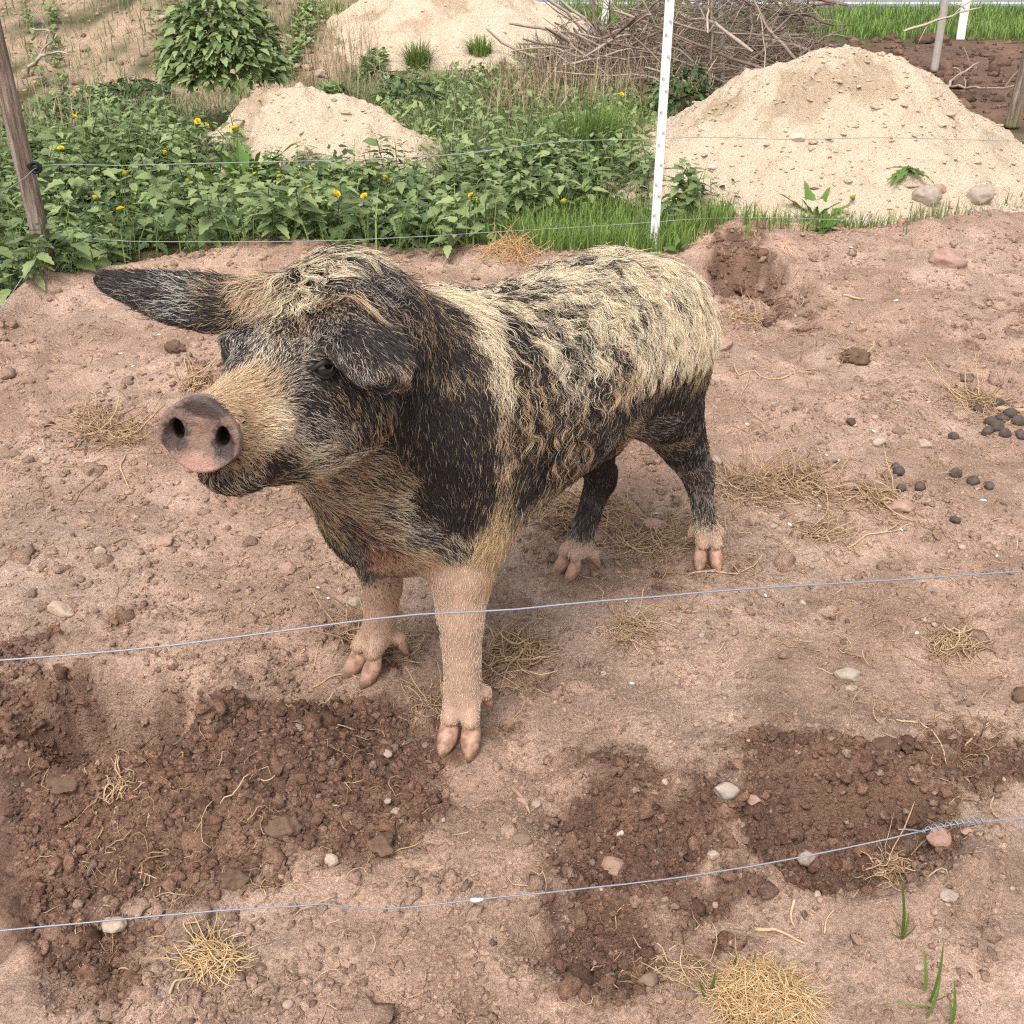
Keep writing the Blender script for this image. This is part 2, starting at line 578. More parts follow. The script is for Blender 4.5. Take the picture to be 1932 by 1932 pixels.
# ---- the snout disc is turned a little towards straight ahead; its nostrils run on into the muzzle
da, dp = math.radians(13), math.radians(9)
DF = HF * math.cos(da) + HL * math.sin(da); DL = HL * math.cos(da) - HF * math.sin(da)
DF, DU = DF * math.cos(dp) + HU * math.sin(dp), HU * math.cos(dp) - DF * math.sin(dp)
rl_ = math.radians(-7)
DL, DU = DL * math.cos(rl_) + DU * math.sin(rl_), DU * math.cos(rl_) - DL * math.sin(rl_)
for k in (1, -1):
    c_ = HO + DL * k * .0305 + DU * .005 + DF * .0
    sl, P = block(c_ - .03, c_ + .03, .01)
    q_ = P - c_
    nd = (np.sqrt(((q_ @ DL) / .0115) ** 2 + ((q_ @ DF) / .030) ** 2 + ((q_ @ DU) / .018) ** 2) - 1) * .0115
    VOL[sl] = np.maximum(VOL[sl], -nd)
VOL[:, :, 0] = np.maximum(VOL[:, :, 0], 0.01)
PV, PFc = surface_nets(VOL, GMIN, GH)
PV = relax(PV, PFc, 3)
PIG_BVH = BVHTree.FromPolygons([tuple(v) for v in PV.tolist()], PFc.tolist())
EYE0 = Vector((0, 0, CAMZ))


def hit(u, v):
    d = Vector(ray(u, v)).normalized()
    p, n, i, t = PIG_BVH.ray_cast(EYE0, d)
    return (np.array(p), np.array(n)) if p is not None else (None, None)


def vol_at(P):
    g = (P - GMIN) / GH
    g = np.clip(g, 0, GN - 1.001)
    i = g.astype(int); f = g - i
    r = 0
    for a in (0, 1):
        for b in (0, 1):
            for c in (0, 1):
                w = (f[:, 0] if a else 1 - f[:, 0]) * (f[:, 1] if b else 1 - f[:, 1]) * (f[:, 2] if c else 1 - f[:, 2])
                r = r + w * VOL[i[:, 0] + a, i[:, 1] + b, i[:, 2] + c]
    return r


def vol_grad(P, e=0.007):
    G = np.stack([vol_at(P + e * np.eye(3)[k]) - vol_at(P - e * np.eye(3)[k]) for k in range(3)], 1) / (2 * e)
    return G


# ---- the coat, described at points of the visible side: u, v, share of light hair, light hair colour, skin, length, lie (deg, 0 right 90 down), wave
TAN, CREAM, GOLD, WHITE, GREY = (.60, .43, .27), (.78, .65, .46), (.58, .42, .23), (.86, .78, .66), (.58, .50, .42)
S_BLK, S_PNK, S_RED, S_GRY, S_TAN, S_BRN = (.022, .019, .021), (.47, .305, .225), (.36, .15, .10), (.10, .08, .07), (.36, .23, .14), (.07, .04, .025)
COAT = [
    # muzzle and face
    (470, 735, 1.0, TAN, S_TAN, .013, -30, 0), (440, 760, 1.0, TAN, S_TAN, .010, -40, 0), (515, 722, .9, TAN, S_TAN, .014, -50, 0), (560, 715, .35, GREY, S_GRY, .012, -20, .2), (575, 790, .5, GREY, S_GRY, .014, 20, .2), (530, 780, 1.0, CREAM, S_TAN, .014, 0, 0),
    (490, 800, 1.0, TAN, S_TAN, .010, 0, 0), (500, 840, .95, CREAM, S_TAN, .013, 20, 0), (555, 825, 1.0, WHITE, S_TAN, .015, 25, 0), (550, 860, .9, CREAM, S_TAN, .018, 30, 0),
    (505, 882, .08, TAN, S_BLK, .010, 40, 0), (535, 868, .12, TAN, S_BLK, .010, 30, 0), (470, 880, .6, TAN, S_GRY, .020, 60, .3), (440, 905, .3, TAN, S_BLK, .014, 60, .2), (470, 922, .12, GREY, S_BLK, .012, 40, 0), (520, 905, .35, TAN, S_BLK, .020, 45, .3), (520, 925, .2, GREY, S_BLK, .014, 20, 0),
    (590, 760, .38, GREY, S_GRY, .013, 25, .2), (640, 760, .22, TAN, S_BLK, .014, 35, .2), (680, 760, .18, TAN, S_BLK, .015, 60, .2), (600, 810, .42, GREY, S_GRY, .015, 30, .2), (650, 820, .42, GREY, S_GRY, .016, 40, .2),
    (600, 860, .75, CREAM, S_GRY, .018, 15, .2), (650, 870, .70, CREAM, S_GRY, .022, 20, .2), (590, 905, .7, TAN, S_GRY, .024, 5, .2), (640, 930, .78, TAN, S_TAN, .028, 5, .2), (690, 880, .62, TAN, S_GRY, .025, 35, .2), (700, 820, .35, TAN, S_BLK, .02, 70, .2),
    (470, 650, .55, GREY, S_GRY, .012, -70, .5), (530, 670, .58, CREAM, S_GRY, .012, -80, .5), (580, 660, .5, GREY, S_GRY, .012, -60, .5), (520, 620, .6, CREAM, S_BRN, .018, 95, .5), (570, 615, .55, TAN, S_BRN, .02, 80, .5), (470, 600, .4, TAN, S_BRN, .02, 120, .4),
    (520, 560, .72, TAN, S_BRN, .04, 105, .4), (570, 550, .75, CREAM, S_BRN, .045, 85, .4), (490, 540, .8, TAN, S_BRN, .04, 150, .4), (600, 520, .55, CREAM, S_BRN, .05, 60, .5), (560, 495, .92, CREAM, S_BRN, .05, 150, .6), (510, 495, .85, CREAM, S_BRN, .044, 185, .5), (630, 495, .6, CREAM, S_BRN, .044, 40, .6),
    (445, 640, .35, GREY, S_BLK, .012, 100, .2), (440, 680, .2, GREY, S_BLK, .010, 90, .2), (610, 700, .04, TAN, S_BLK, .008, 40, 0), (640, 700, .03, TAN, S_BLK, .008, 40, 0), (590, 700, .15, GREY, S_BLK, .010, 30, 0), (650, 725, .12, TAN, S_BLK, .012, 40, .1),
    # ears
    (640, 585, .25, TAN, S_BRN, .016, 60, .2), (690, 620, .12, GREY, S_BRN, .014, 50, .2), (700, 660, .12, GREY, S_BRN, .014, 60, .2), (620, 610, .32, GREY, S_BLK, .022, 70, .3), (650, 660, .25, GREY, S_BLK, .024, 60, .3), (730, 700, .5, TAN, S_BRN, .032, 70, .3), (745, 650, .28, TAN, S_BRN, .026, 40, .3), (690, 705, .3, GREY, S_BLK, .03, 70, .3),
    (340, 540, .32, WHITE, S_BLK, .026, 188, .3), (250, 532, .12, GREY, S_BLK, .026, 185, .2), (205, 528, .08, GREY, S_BLK, .026, 190, .2), (410, 550, .35, TAN, S_BLK, .028, 185, .3), (350, 575, .3, WHITE, S_BLK, .026, 170, .3), (420, 590, .3, TAN, S_BRN, .024, 165, .2), (290, 560, .15, GREY, S_BLK, .026, 178, .2),
    # neck and shoulder
    (690, 530, .28, GREY, S_BLK, .034, -20, .8), (740, 545, .32, GREY, S_BLK, .034, -20, 1.0), (790, 570, .34, TAN, S_BLK, .030, 40, .8), (760, 620, .25, TAN, S_BLK, .028, 60, .7), (830, 620, .24, TAN, S_BLK, .028, 60, .8), (860, 650, .18, TAN, S_BLK, .026, 65, .6), (845, 595, .32, TAN, S_BLK, .03, 55, .6), (885, 690, .16, TAN, S_BLK, .024, 70, .5), (900, 750, .12, TAN, S_BLK, .02, 70, .4),
    (800, 700, .16, TAN, S_BLK, .022, 80, .4), (870, 700, .25, TAN, S_BLK, .028, 70, .5), (760, 760, .10, TAN, S_BLK, .016, 85, .2), (850, 800, .08, TAN, S_BLK, .016, 75, .3), (910, 800, .14, TAN, S_BLK, .020, 60, .4), (780, 850, .12, TAN, S_BLK, .016, 70, .2), (850, 900, .06, TAN, S_BLK, .015, 70, .2), (910, 900, .10, TAN, S_BLK, .018, 70, .3), (800, 950, .14, TAN, S_BLK, .018, 60, .2), (870, 980, .07, TAN, S_BLK, .015, 80, .2),
    (730, 900, .45, TAN, S_GRY, .022, 40, .2), (740, 960, .62, CREAM, S_GRY, .024, 25, .2), (690, 940, .75, TAN, S_TAN, .026, 20, .2), (790, 1010, .55, GREY, S_GRY, .022, 20, .2), (850, 1030, .45, CREAM, S_GRY, .02, 60, .2), (800, 1050, .75, TAN, S_PNK, .02, 40, .2), (740, 1020, .75, TAN, S_RED, .024, 30, .2),
    (640, 970, .45, TAN, S_RED, .022, 40, .2), (690, 1000, .5, TAN, S_RED, .018, 30, .2), (600, 960, .5, GOLD, S_BRN, .022, 60, .2), (640, 1010, .55, GOLD, S_RED, .022, 50, .2),
    # the pale girth behind the shoulder
    (830, 548, 1.0, WHITE, S_TAN, .05, 25, .4), (885, 580, 1.0, CREAM, S_TAN, .040, 40, .4), (920, 635, .92, CREAM, S_GRY, .034, 60, .5), (938, 720, .85, CREAM, S_TAN, .035, 75, .5), (950, 800, .80, TAN, S_GRY, .030, 80, .4), (956, 880, .85, TAN, S_GRY, .028, 85, .3), (952, 950, .95, GOLD, S_TAN, .028, 90, .3), (930, 1020, 1.0, GOLD, S_PNK, .028, 95, .3),
    (920, 860, .10, TAN, S_BLK, .018, 75, .3), (922, 930, .10, TAN, S_BLK, .016, 80, .2), (980, 880, .10, TAN, S_BLK, .03, 80, .6), (975, 800, .16, TAN, S_BLK, .04, 80, 1.0), (970, 930, .25, TAN, S_BLK, .026, 100, .4), (905, 960, .12, TAN, S_BLK, .016, 80, .2),
    # back and rump: long wavy cream locks
    (900, 525, 1.0, WHITE, S_GRY, .065, 12, .6), (960, 515, .85, CREAM, S_GRY, .07, 15, .7), (1040, 490, .85, CREAM, S_GRY, .08, 18, .7), (1020, 540, .68, CREAM, S_BLK, .08, 25, .8), (1100, 480, .85, CREAM, S_GRY, .085, 20, .7), (1100, 540, .66, CREAM, S_BLK, .085, 35, .9), (1170, 475, .85, CREAM, S_GRY, .085, 25, .7), (1180, 550, .70, CREAM, S_BLK, .09, 45, 1.0),
    (1240, 500, .9, CREAM, S_GRY, .085, 40, .6), (1290, 540, 1.0, CREAM, S_TAN, .085, 70, .5), (1250, 590, .88, CREAM, S_GRY, .09, 65, .7), (1315, 610, 1.0, CREAM, S_TAN, .060, 95, .4), (1290, 650, .85, CREAM, S_BRN, .046, 100, .5), (1220, 640, .75, CREAM, S_BLK, .060, 90, .8), (1330, 680, .55, GOLD, S_BRN, .026, 100, .3), (1230, 705, .40, TAN, S_BLK, .030, 100, .6),
    (950, 580, .30, CREAM, S_BLK, .06, 35, .9), (970, 640, .22, CREAM, S_BLK, .05, 50, 1.0), (1050, 600, .46, CREAM, S_BLK, .075, 50, 1.1), (1120, 610, .56, CREAM, S_BLK, .08, 60, 1.2), (1000, 700, .30, TAN, S_BLK, .055, 70, 1.2), (1080, 680, .45, CREAM, S_BLK, .07, 80, 1.3), (1160, 690, .5, TAN, S_BLK, .07, 90, 1.1), (1160, 740, .3, TAN, S_BLK, .05, 90, .9),
    (1000, 780, .25, TAN, S_BLK, .045, 80, 1.2), (1080, 770, .36, TAN, S_BLK, .055, 80, 1.4), (1010, 850, .12, TAN, S_BLK, .035, 75, 1.0), (1080, 840, .28, TAN, S_BLK, .045, 80, 1.4), (1000, 920, .10, GREY, S_BLK, .028, 90, .6), (1120, 820, .3, TAN, S_BLK, .04, 90, 1.0),
    (1285, 705, .30, GOLD, S_BLK, .026, 95, .3), (1180, 770, .2, TAN, S_BLK, .03, 85, .6),
    # belly, hams, hind legs
    (1050, 925, .6, TAN, S_GRY, .03, 150, .3), (1000, 960, .75, TAN, S_TAN, .032, 150, .3), (1110, 880, .55, TAN, S_GRY, .03, 140, .3), (1150, 820, .45, GREY, S_GRY, .024, 120, .3), (1190, 800, .5, TAN, S_GRY, .02, 30, .2),
    (1200, 760, .25, GREY, S_BLK, .022, 70, .3), (1260, 755, .10, TAN, S_BLK, .018, 90, .2), (1315, 750, .14, GOLD, S_BLK, .018, 95, .2), (1240, 800, .38, GREY, S_GRY, .016, 30, .2), (1290, 810, .16, GREY, S_BLK, .015, 70, .1), (1270, 850, .42, TAN, S_GRY, .014, 40, .1), (1320, 850, .22, GREY, S_BLK, .013, 80, .1),
    (1305, 900, .42, GREY, S_GRY, .012, 80, .1), (1328, 950, .5, GREY, S_GRY, .013, 85, .1), (1338, 985, .6, CREAM, S_GRY, .014, 90, .1), (1325, 1015, 1.0, CREAM, S_PNK, .007, 90, 0), (1350, 1015, 1.0, CREAM, S_PNK, .007, 90, 0),
    (1108, 888, .0, TAN, S_RED, .004, 90, 0), (1145, 885, .04, TAN, S_BLK, .01, 90, 0), (1120, 920, .08, TAN, S_BLK, .01, 90, 0), (1110, 960, .25, GREY, S_GRY, .012, 95, .1), (1095, 1005, .4, GREY, S_GRY, .014, 100, .1), (1080, 1035, 1.0, CREAM, S_PNK, .009, 110, 0), (1100, 1040, 1.0, CREAM, S_PNK, .008, 110, 0), (1060, 1060, 1.0, CREAM, S_PNK, .006, 110, 0),
    # forelegs
    (830, 1090, 1.0, CREAM, S_PNK, 0.0095, 110, .1), (880, 1090, 1.0, CREAM, S_PNK, 0.0088, 100, .1), (920, 1090, 1.0, GOLD, S_PNK, 0.0150, 95, .2), (850, 1160, 1.0, CREAM, S_PNK, 0.0075, 100, .1), (895, 1160, 1.0, CREAM, S_PNK, 0.0082, 90, .1), (850, 1240, 1.0, CREAM, S_PNK, 0.0068, 100, 0), (895, 1240, 1.0, CREAM, S_PNK, 0.0082, 90, .1), (870, 1310, 1.0, CREAM, S_PNK, 0.0061, 90, .1), (860, 1350, 1.0, CREAM, S_PNK, 0.0048, 95, 0), (915, 1330, 1.0, CREAM, S_PNK, 0.0054, 80, 0),
    (675, 1045, .25, GREY, S_GRY, 0.0082, 90, .1), (690, 1080, .35, TAN, S_GRY, 0.0068, 90, 0), (720, 1050, .35, TAN, S_RED, 0.0068, 90, 0), (740, 1080, .5, TAN, S_PNK, 0.0068, 90, 0), (720, 1110, .8, TAN, S_PNK, 0.0068, 90, 0), (718, 1150, 1.0, TAN, S_PNK, 0.0068, 95, 0), (705, 1195, 1.0, TAN, S_PNK, 0.0061, 110, 0), (690, 1225, 1.0, TAN, S_PNK, 0.0054, 110, 0),
]
cam_r = np.array([1.0, 0, 0]); cam_dn = -np.array([0, math.sin(PITCH), math.cos(PITCH)])
cp = []
for u, v, f, hc, sk, ln, ang, wv in COAT:
    p, n = hit(u, v)
    if p is None: continue
    a = math.radians(ang)
    d = cam_r * math.cos(a) + cam_dn * math.sin(a)
    d = d - n * (d @ n)
    d = d / (np.linalg.norm(d) + 1e-6)
    cp.append(np.r_[p, f, hc, sk, ln, d, wv])
cp = np.array(cp)


def mirror_body(P):
    y = (P - PC) @ PL
    return P - 2 * y[:, None] * PL


def mirror_head(P):
    y = (P - HO) @ HL
    return P - 2 * y[:, None] * HL


def coat(P):
    """coat properties at surface points; the hidden side repeats the visible one"""
    best = None
    ish = ((P - HO) @ -HF) < 0.36
    M = np.where(ish[:, None], mirror_head(P), mirror_body(P))
    for Q, mir in ((P, False), (M, True)):
        out = np.zeros((len(P), cp.shape[1] - 3)); ws = np.zeros(len(P))
        for i in range(0, len(P), 20000):
            q = Q[i:i + 20000]
            d2 = ((q[:, None, :] - cp[None, :, :3]) ** 2).sum(-1)
            dm = d2.min(1, keepdims=True)
            w = np.exp(-(d2 - dm) / (2 * .023**2)) * (1 / (1 + d2 / .02**2))
            out[i:i + 20000] = (w @ cp[:, 3:]) / w.sum(1, keepdims=True)
            ws[i:i + 20000] = -np.sqrt(dm[:, 0])
        if mir:
            ax = np.where(ish[:, None], HL, PL)
            out[:, 8:11] -= 2 * (out[:, 8:11] * ax).sum(1)[:, None] * ax
        if best is None: best, bw = out, ws
        else:
            m = ws > bw + .03
            best[m] = out[m]
    return best


# ---- skin mesh with its colours
cv = coat(PV)
skin = cv[:, 4:7].copy()
nz = noise3(PV * 60, 3) * .5 + noise3(PV * 150, 4) * .5
skin *= (1 + .25 * nz)[:, None]
qn = PV - HO
skin[((qn @ -HF) < .05) & (np.abs(qn @ DL) < .052) & (np.abs(qn @ DU) < .032) & ((qn @ DF) < -.012)] = (.010, .006, .006)  # nostril holes: the shade deep inside is painted near-black into the skin
m_skin = Mat('pig_skin')
m_skin.set(m_skin.attr('skin', True), .62)
m_skin.bump(m_skin.noise(220, 3), .35, .004)
pig = link('pig', None, loc=(float(PC[0]), float(PC[1]), 0.0),
           label='spotted black and tan hairy pig standing on bare soil behind the wire', cat='pig')


def pig_part(name, V, F, mats, parent=pig, **kw):
    me = make_mesh(name, np.asarray(V) - PC, F, mats, **kw)
    return link(name, me, parent)


body = pig_part('body', PV, PFc, m_skin.m, attrs={'skin': skin})

# ---- coat of hair
tri = np.concatenate([PFc[:, [0, 1, 2]], PFc[:, [0, 2, 3]]])
A = np.linalg.norm(np.cross(PV[tri[:, 1]] - PV[tri[:, 0]], PV[tri[:, 2]] - PV[tri[:, 0]]), axis=1)
dens = 1.0 + 0.9 * (cv[tri[:, 0], 7] > .04) + .9 * (((PV[tri[:, 0]] - HO) @ -HF) < .3)
cz = PV[tri[:, 0], 2]
pinkish = sstep(.22, .5, cv[tri[:, 0], 4] - cv[tri[:, 0], 6] * .2) * (cv[tri[:, 0], 7] < .02)
wgt = A * dens * sstep(.045, .062, cz) * (1 - .45 * pinkish)
NS = 260000
pick = rng.choice(len(tri), NS, p=wgt / wgt.sum())
r1, r2 = np.sqrt(rng.random(NS)), rng.random(NS)
R = (PV[tri[pick, 0]] * (1 - r1)[:, None] + PV[tri[pick, 1]] * (r1 * (1 - r2))[:, None] + PV[tri[pick, 2]] * (r1 * r2)[:, None])
# no hair on the snout disc, in the eye openings and on the red skin patch
q = R - HO
sdist, sy_, sz_ = q @ -HF, q @ HL, q @ HU
keep = ~((sdist < .013) | ((sdist < .06) & (np.sqrt((sy_ / .0535) ** 2 + (sz_ / .047) ** 2) < .82)))
R = R[keep]; NS = len(R)
c = coat(R)
f, hc, ln, dv, wv = c[:, 0], c[:, 1:4], c[:, 7], c[:, 8:11], c[:, 11]
# locks: short hair lies singly; the long hair of back, rump and poll is an undercoat with wavy locks over it
from mathutils.kdtree import KDTree
longish = sstep(.025, .06, ln)
G = vol_grad(R); N = G / (np.linalg.norm(G, axis=1)[:, None] + 1e-9)
d0 = dv - N * (dv * N).sum(1)[:, None]
d0 /= np.linalg.norm(d0, axis=1)[:, None] + 1e-9
lprob = sstep(.036, .052, ln)
over = rng.random(NS) < .46 * lprob
under = (~over) & (rng.random(NS) < lprob)
li = np.where(ln > .034)[0]
NL = 1500
sid = li[rng.choice(len(li), NL, replace=False)]
seeds = R[sid]
kd = KDTree(NL)
for i, s_ in enumerate(seeds.tolist()): kd.insert(s_, i)
kd.balance()
ix_ = np.where(over)[0]
cand = np.array([[h_[1] for h_ in kd.find_n(R[i].tolist(), 8)] for i in ix_])
dlt = seeds[cand] - R[ix_][:, None, :]
al_ = (dlt * d0[ix_][:, None, :]).sum(-1)
cr2 = (dlt**2).sum(-1) - al_**2
lk = np.zeros(NS, int)
lk[ix_] = cand[np.arange(len(ix_)), np.argmin(cr2 + (al_ / 3.2) ** 2, 1)]
l_ang = rng.normal(0, .26, NL)[lk]; l_ph = rng.random(NL)[lk] * 6.28; l_per = rng.uniform(.050, .085, NL)[lk]; l_up = rng.random(NL)[lk]; l_len = rng.uniform(.8, 1.25, NL)[lk]
l_light = rng.random(NL)[lk] < np.clip(.06 + 1.0 * f[sid][lk], 0, 1)
# which hairs are light
fcl = f + .35 * noise3(R * 28, 5) * (f * (1 - f) * 4)
light = rng.random(NS) < np.clip(fcl, 0.03 * (ln > .012), 1)
light = np.where(over, np.where(l_light, rng.random(NS) < .93, rng.random(NS) < .12), light)
light = np.where(under, rng.random(NS) < .16 * f + .75 * sstep(.84, 1.0, f), light)
L = ln * rng.uniform(.65, 1.2, NS)
L = np.where(over, ln * 1.5 * l_len * rng.uniform(.85, 1.08, NS), L)
L = np.where(under, ln * rng.uniform(.4, .8, NS), L)
dlock = d0[sid][lk]
d = np.where(over[:, None], .65 * dlock + .35 * d0, d0)
d = d + rng.normal(0, .22, (NS, 3)) * np.where(over, .22, np.where(under, .9, 1.0))[:, None]
d -= N * (d * N).sum(1)[:, None]
d /= np.linalg.norm(d, axis=1)[:, None] + 1e-9
ca = np.where(over, l_ang, 0)
b = np.cross(N, d)
d = d * np.cos(ca)[:, None] + b * np.sin(ca)[:, None]
KP = 10
pts = np.zeros((NS, KP, 3)); pts[:, 0] = R - N * .002
p = R.copy()
perm = np.where(over, 1 / l_per, rng.uniform(.8, 1.4, NS) / np.maximum(L, .012))
along = ((R - seeds[lk]) * d).sum(1)
ph = np.where(over, l_ph + 6.28 * perm * along + rng.normal(0, .25, NS), rng.random(NS) * 6.28)
amp = np.clip(wv * 1.2, 0, 1.4) * (.75 + .25 * rng.random(NS))
amp = np.where(over, np.clip(.35 + wv * .75, 0, 1.25), amp)
lift_max = np.minimum(.004 + .0030 * rng.random(NS), L * rng.uniform(.12, .30, NS)) + .12 * L * rng.random(NS) ** 2 * (1 - longish)
lift_max = np.where(over, .008 + .011 * l_up + .005 * rng.random(NS), lift_max)
lift_max = np.where(under, .002 + .006 * rng.random(NS), lift_max)
stray = rng.random(NS) < .025
lift_max = np.where(stray, np.minimum(L * rng.uniform(.3, .7, NS), .03), lift_max)
cross_ = seeds[lk] - R
cross_ = (cross_ - d * (cross_ * d).sum(1)[:, None]) * over[:, None]
for k in range(1, KP):
    s = k / (KP - 1)
    th = amp * np.sin(6.28 * perm * s * L + ph)
    b = np.cross(N, d)
    dd = d * np.cos(th)[:, None] + b * np.sin(th)[:, None]
    dd[:, 2] -= .30 * over * s
    dd /= np.linalg.norm(dd, axis=1)[:, None]
    p = p + dd * (L / (KP - 1))[:, None]
    p = p + cross_ * (.17 if k <= 4 else .04)
    g = vol_grad(p); gm = np.linalg.norm(g, axis=1) + 1e-6
    N = g / gm[:, None]
    want = lift_max * s ** .6
    corr = np.clip(want - vol_at(p) / gm, -.02, .03)
    p = p + N * corr[:, None] * np.where(corr > 0, 1.0, .75)[:, None]
    d = d - N * (d * N).sum(1)[:, None]; d /= np.linalg.norm(d, axis=1)[:, None] + 1e-9
    pts[:, k] = p
lo_ = np.clip(.72 - .5 * (1 - f) * (1 - longish), .2, 1)[:, None]
hi_t = (1.2 - .45 * (1 - f) * (1 - longish))[:, None]
lc = hc * (lo_ + (hi_t - lo_) * rng.random((NS, 1))) * (1 + .06 * rng.normal(0, 1, (NS, 3)))
dk = np.array([.020, .016, .016]) * rng.uniform(.5, 2.2, (NS, 1))
brown = (rng.random(NS) < .25)[:, None] * np.array([.06, .028, .012])
hcol = np.where(light[:, None], lc, dk + brown * rng.random((NS, 1)))
hco = bpy.data.hair_curves.new('coat')
hco.add_curves([KP] * NS)
hco.attributes['position'].data.foreach_set('vector', (pts - PC).astype(np.float32).ravel())
legp = sstep(.3, .5, c[:, 4]) * (ln < .02)
hcol = np.where((legp > .5)[:, None] & light[:, None], hcol * np.array([.95, .90, .90]), hcol)
rad = np.tile(np.array([1.0, 1.0, 1.0, 1.0, .95, .9, .8, .65, .45, .2]), NS) * np.repeat(np.where(light, rng.uniform(.00026, .00044, NS), rng.uniform(.00030, .00044, NS)) * (1 - .15 * legp), KP)
ra = hco.attributes.get('radius') or hco.attributes.new('radius', 'FLOAT', 'POINT')
ra.data.foreach_set('value', rad.astype(np.float32))
hca = hco.attributes.new('hcol', 'FLOAT_COLOR', 'CURVE')
hca.data.foreach_set('color', np.c_[np.clip(hcol, .003, .95), np.ones(NS)].astype(np.float32).ravel())
m_hair = Mat('pig_hair')
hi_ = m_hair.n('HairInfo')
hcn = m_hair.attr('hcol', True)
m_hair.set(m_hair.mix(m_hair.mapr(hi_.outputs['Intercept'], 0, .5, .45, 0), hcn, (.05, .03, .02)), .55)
m_hair.b.inputs['Specular IOR Level'].default_value = .35
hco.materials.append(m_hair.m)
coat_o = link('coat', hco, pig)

# ---- snout disc with nostrils (fine grid in head space)
sh = .0016
ns = (int(.062 / sh), int(.14 / sh), int(.13 / sh))
xs, ys, zs = (-.040 + sh * np.arange(ns[0]), -.07 + sh * np.arange(ns[1]), -.065 + sh * np.arange(ns[2]))   # depth forward, left, up
X, Y, Z = np.meshgrid(xs, ys, zs, indexing='ij')
hw = np.interp(Z, [-.056, -.04, -.015, .01, .03, .05], [.035, .044, .0550, .0560, .052, .042])
wr_ = .0016 * noise3(np.stack([X * 40, Y * 110, Z * 60], -1), 77) + .0010 * noise3(np.stack([X * 60, Y * 260, Z * 160], -1), 78)
rr = (np.abs(Y / hw) ** 2.2 + np.abs((Z - .001) / .0515) ** 2.3) ** (1 / 2.25)
edge = (rr - 1) * .052
front = .0055 - .004 * np.clip(rr, 0, 1) ** 2 * -1 - .004 * np.exp(-(Y / .02) ** 2 - ((Z) / .03) ** 2)
slab = np.maximum(X - front + wr_, -.022 - X)
rd = .005
dsn = np.minimum(np.maximum(edge + rd, slab + rd), 0) + np.sqrt(np.maximum(edge + rd, 0) ** 2 + np.maximum(slab + rd, 0) ** 2) - rd
for k in (1, -1):
    n1 = (np.sqrt(((Y - k * .0305 - k * .10 * (Z - .005)) / .0088) ** 2 + ((X - .008) / .05) ** 2 + ((Z - .005) / .0150) ** 2) - 1) * .0088
    n2 = (np.sqrt(((Y - k * .0375) / .011) ** 2 + ((X - .009) / .009) ** 2 + ((Z + .009) / .020) ** 2) - 1) * .009
    for nn, kk in ((n1, .004), (n2, .006)):
        h_ = np.maximum(kk - np.abs(-dsn - nn), 0) / kk
        dsn = np.maximum(dsn, -nn) + h_**3 * kk / 6
SV, SF = surface_nets(dsn.astype(np.float32), np.array([xs[0], ys[0], zs[0]]), sh)
SV = relax(SV, SF, 2)
y_, z_, x_ = SV[:, 1], SV[:, 2], SV[:, 0]
col = np.tile(np.array([.215, .140, .112]), (len(SV), 1))
rr_v = np.sqrt((y_ / .0585) ** 2 + (z_ / .0515) ** 2)
nzs = noise3(SV * 220, 8) * .6 + noise3(SV * 500, 9) * .4


def paint(mask, cc):
    global col
    mask = np.clip(mask, 0, 1)[:, None]
    col = col * (1 - mask) + np.array(cc) * mask


paint(sstep(.2, .7, np.exp(-((y_ + .002) / .030) ** 2 - ((z_ + .040) / .022) ** 2) + .25 * nzs), (.38, .215, .165))
paint(sstep(.3, .55, np.exp(-((y_ - .006) / .034) ** 2 - ((z_ - .040) / .014) ** 2) + .22 * nzs), (.065, .043, .038))
paint(sstep(.45, .75, np.exp(-((y_ + .002) / .014) ** 2 - ((z_ - .004) / .03) ** 2) + .2 * nzs), (.24, .15, .11))
for k in (1, -1):
    paint(sstep(.30, .70, np.exp(-((y_ - k * .032) / .019) ** 2 - ((z_ + .002) / .028) ** 2) + .40 * nzs), (.050, .028, .026))
    paint(sstep(.55, .8, np.exp(-((y_ - k * .040) / .012) ** 2 - ((z_ + .016) / .020) ** 2) + .25 * nzs), (.07, .04, .038))
    paint(sstep(.75, .95, np.exp(-((y_ - k * .0305) / .015) ** 2 - ((z_ - .005) / .02) ** 2)), (.012, .007, .008))  # shade of the nostril openings, painted in
paint(sstep(-.004, -.010, x_) * (rr_v > .9), (.24, .155, .12))
paint(sstep(-.002, -.008, x_) * (rr_v < .85), (.006, .004, .004))  # shade further down the nostrils, painted near-black by depth
nzf = noise3(SV * 900, 15)
paint(.7 * sstep(.35, .75, nzf + .5 * nzs) * (z_ > -.03), (.07, .042, .035))
col *= (1 + .25 * nzs)[:, None]
m_sn = Mat('pig_snout')
wet = m_sn.mapr(m_sn.noise(90, 3), .45, .65, .62, .36)
m_sn.set(m_sn.attr('skin', True), wet)
m_sn.b.inputs['Specular IOR Level'].default_value = .5
m_sn.bump(m_sn.noise(380, 4), .8, .003)
SW = HO + DF * x_[:, None] + DL * y_[:, None] + DU * z_[:, None]
pig_part('snout', SW, SF[:, ::-1] if False else SF, m_sn.m, attrs={'skin': np.clip(col, .004, .9)})

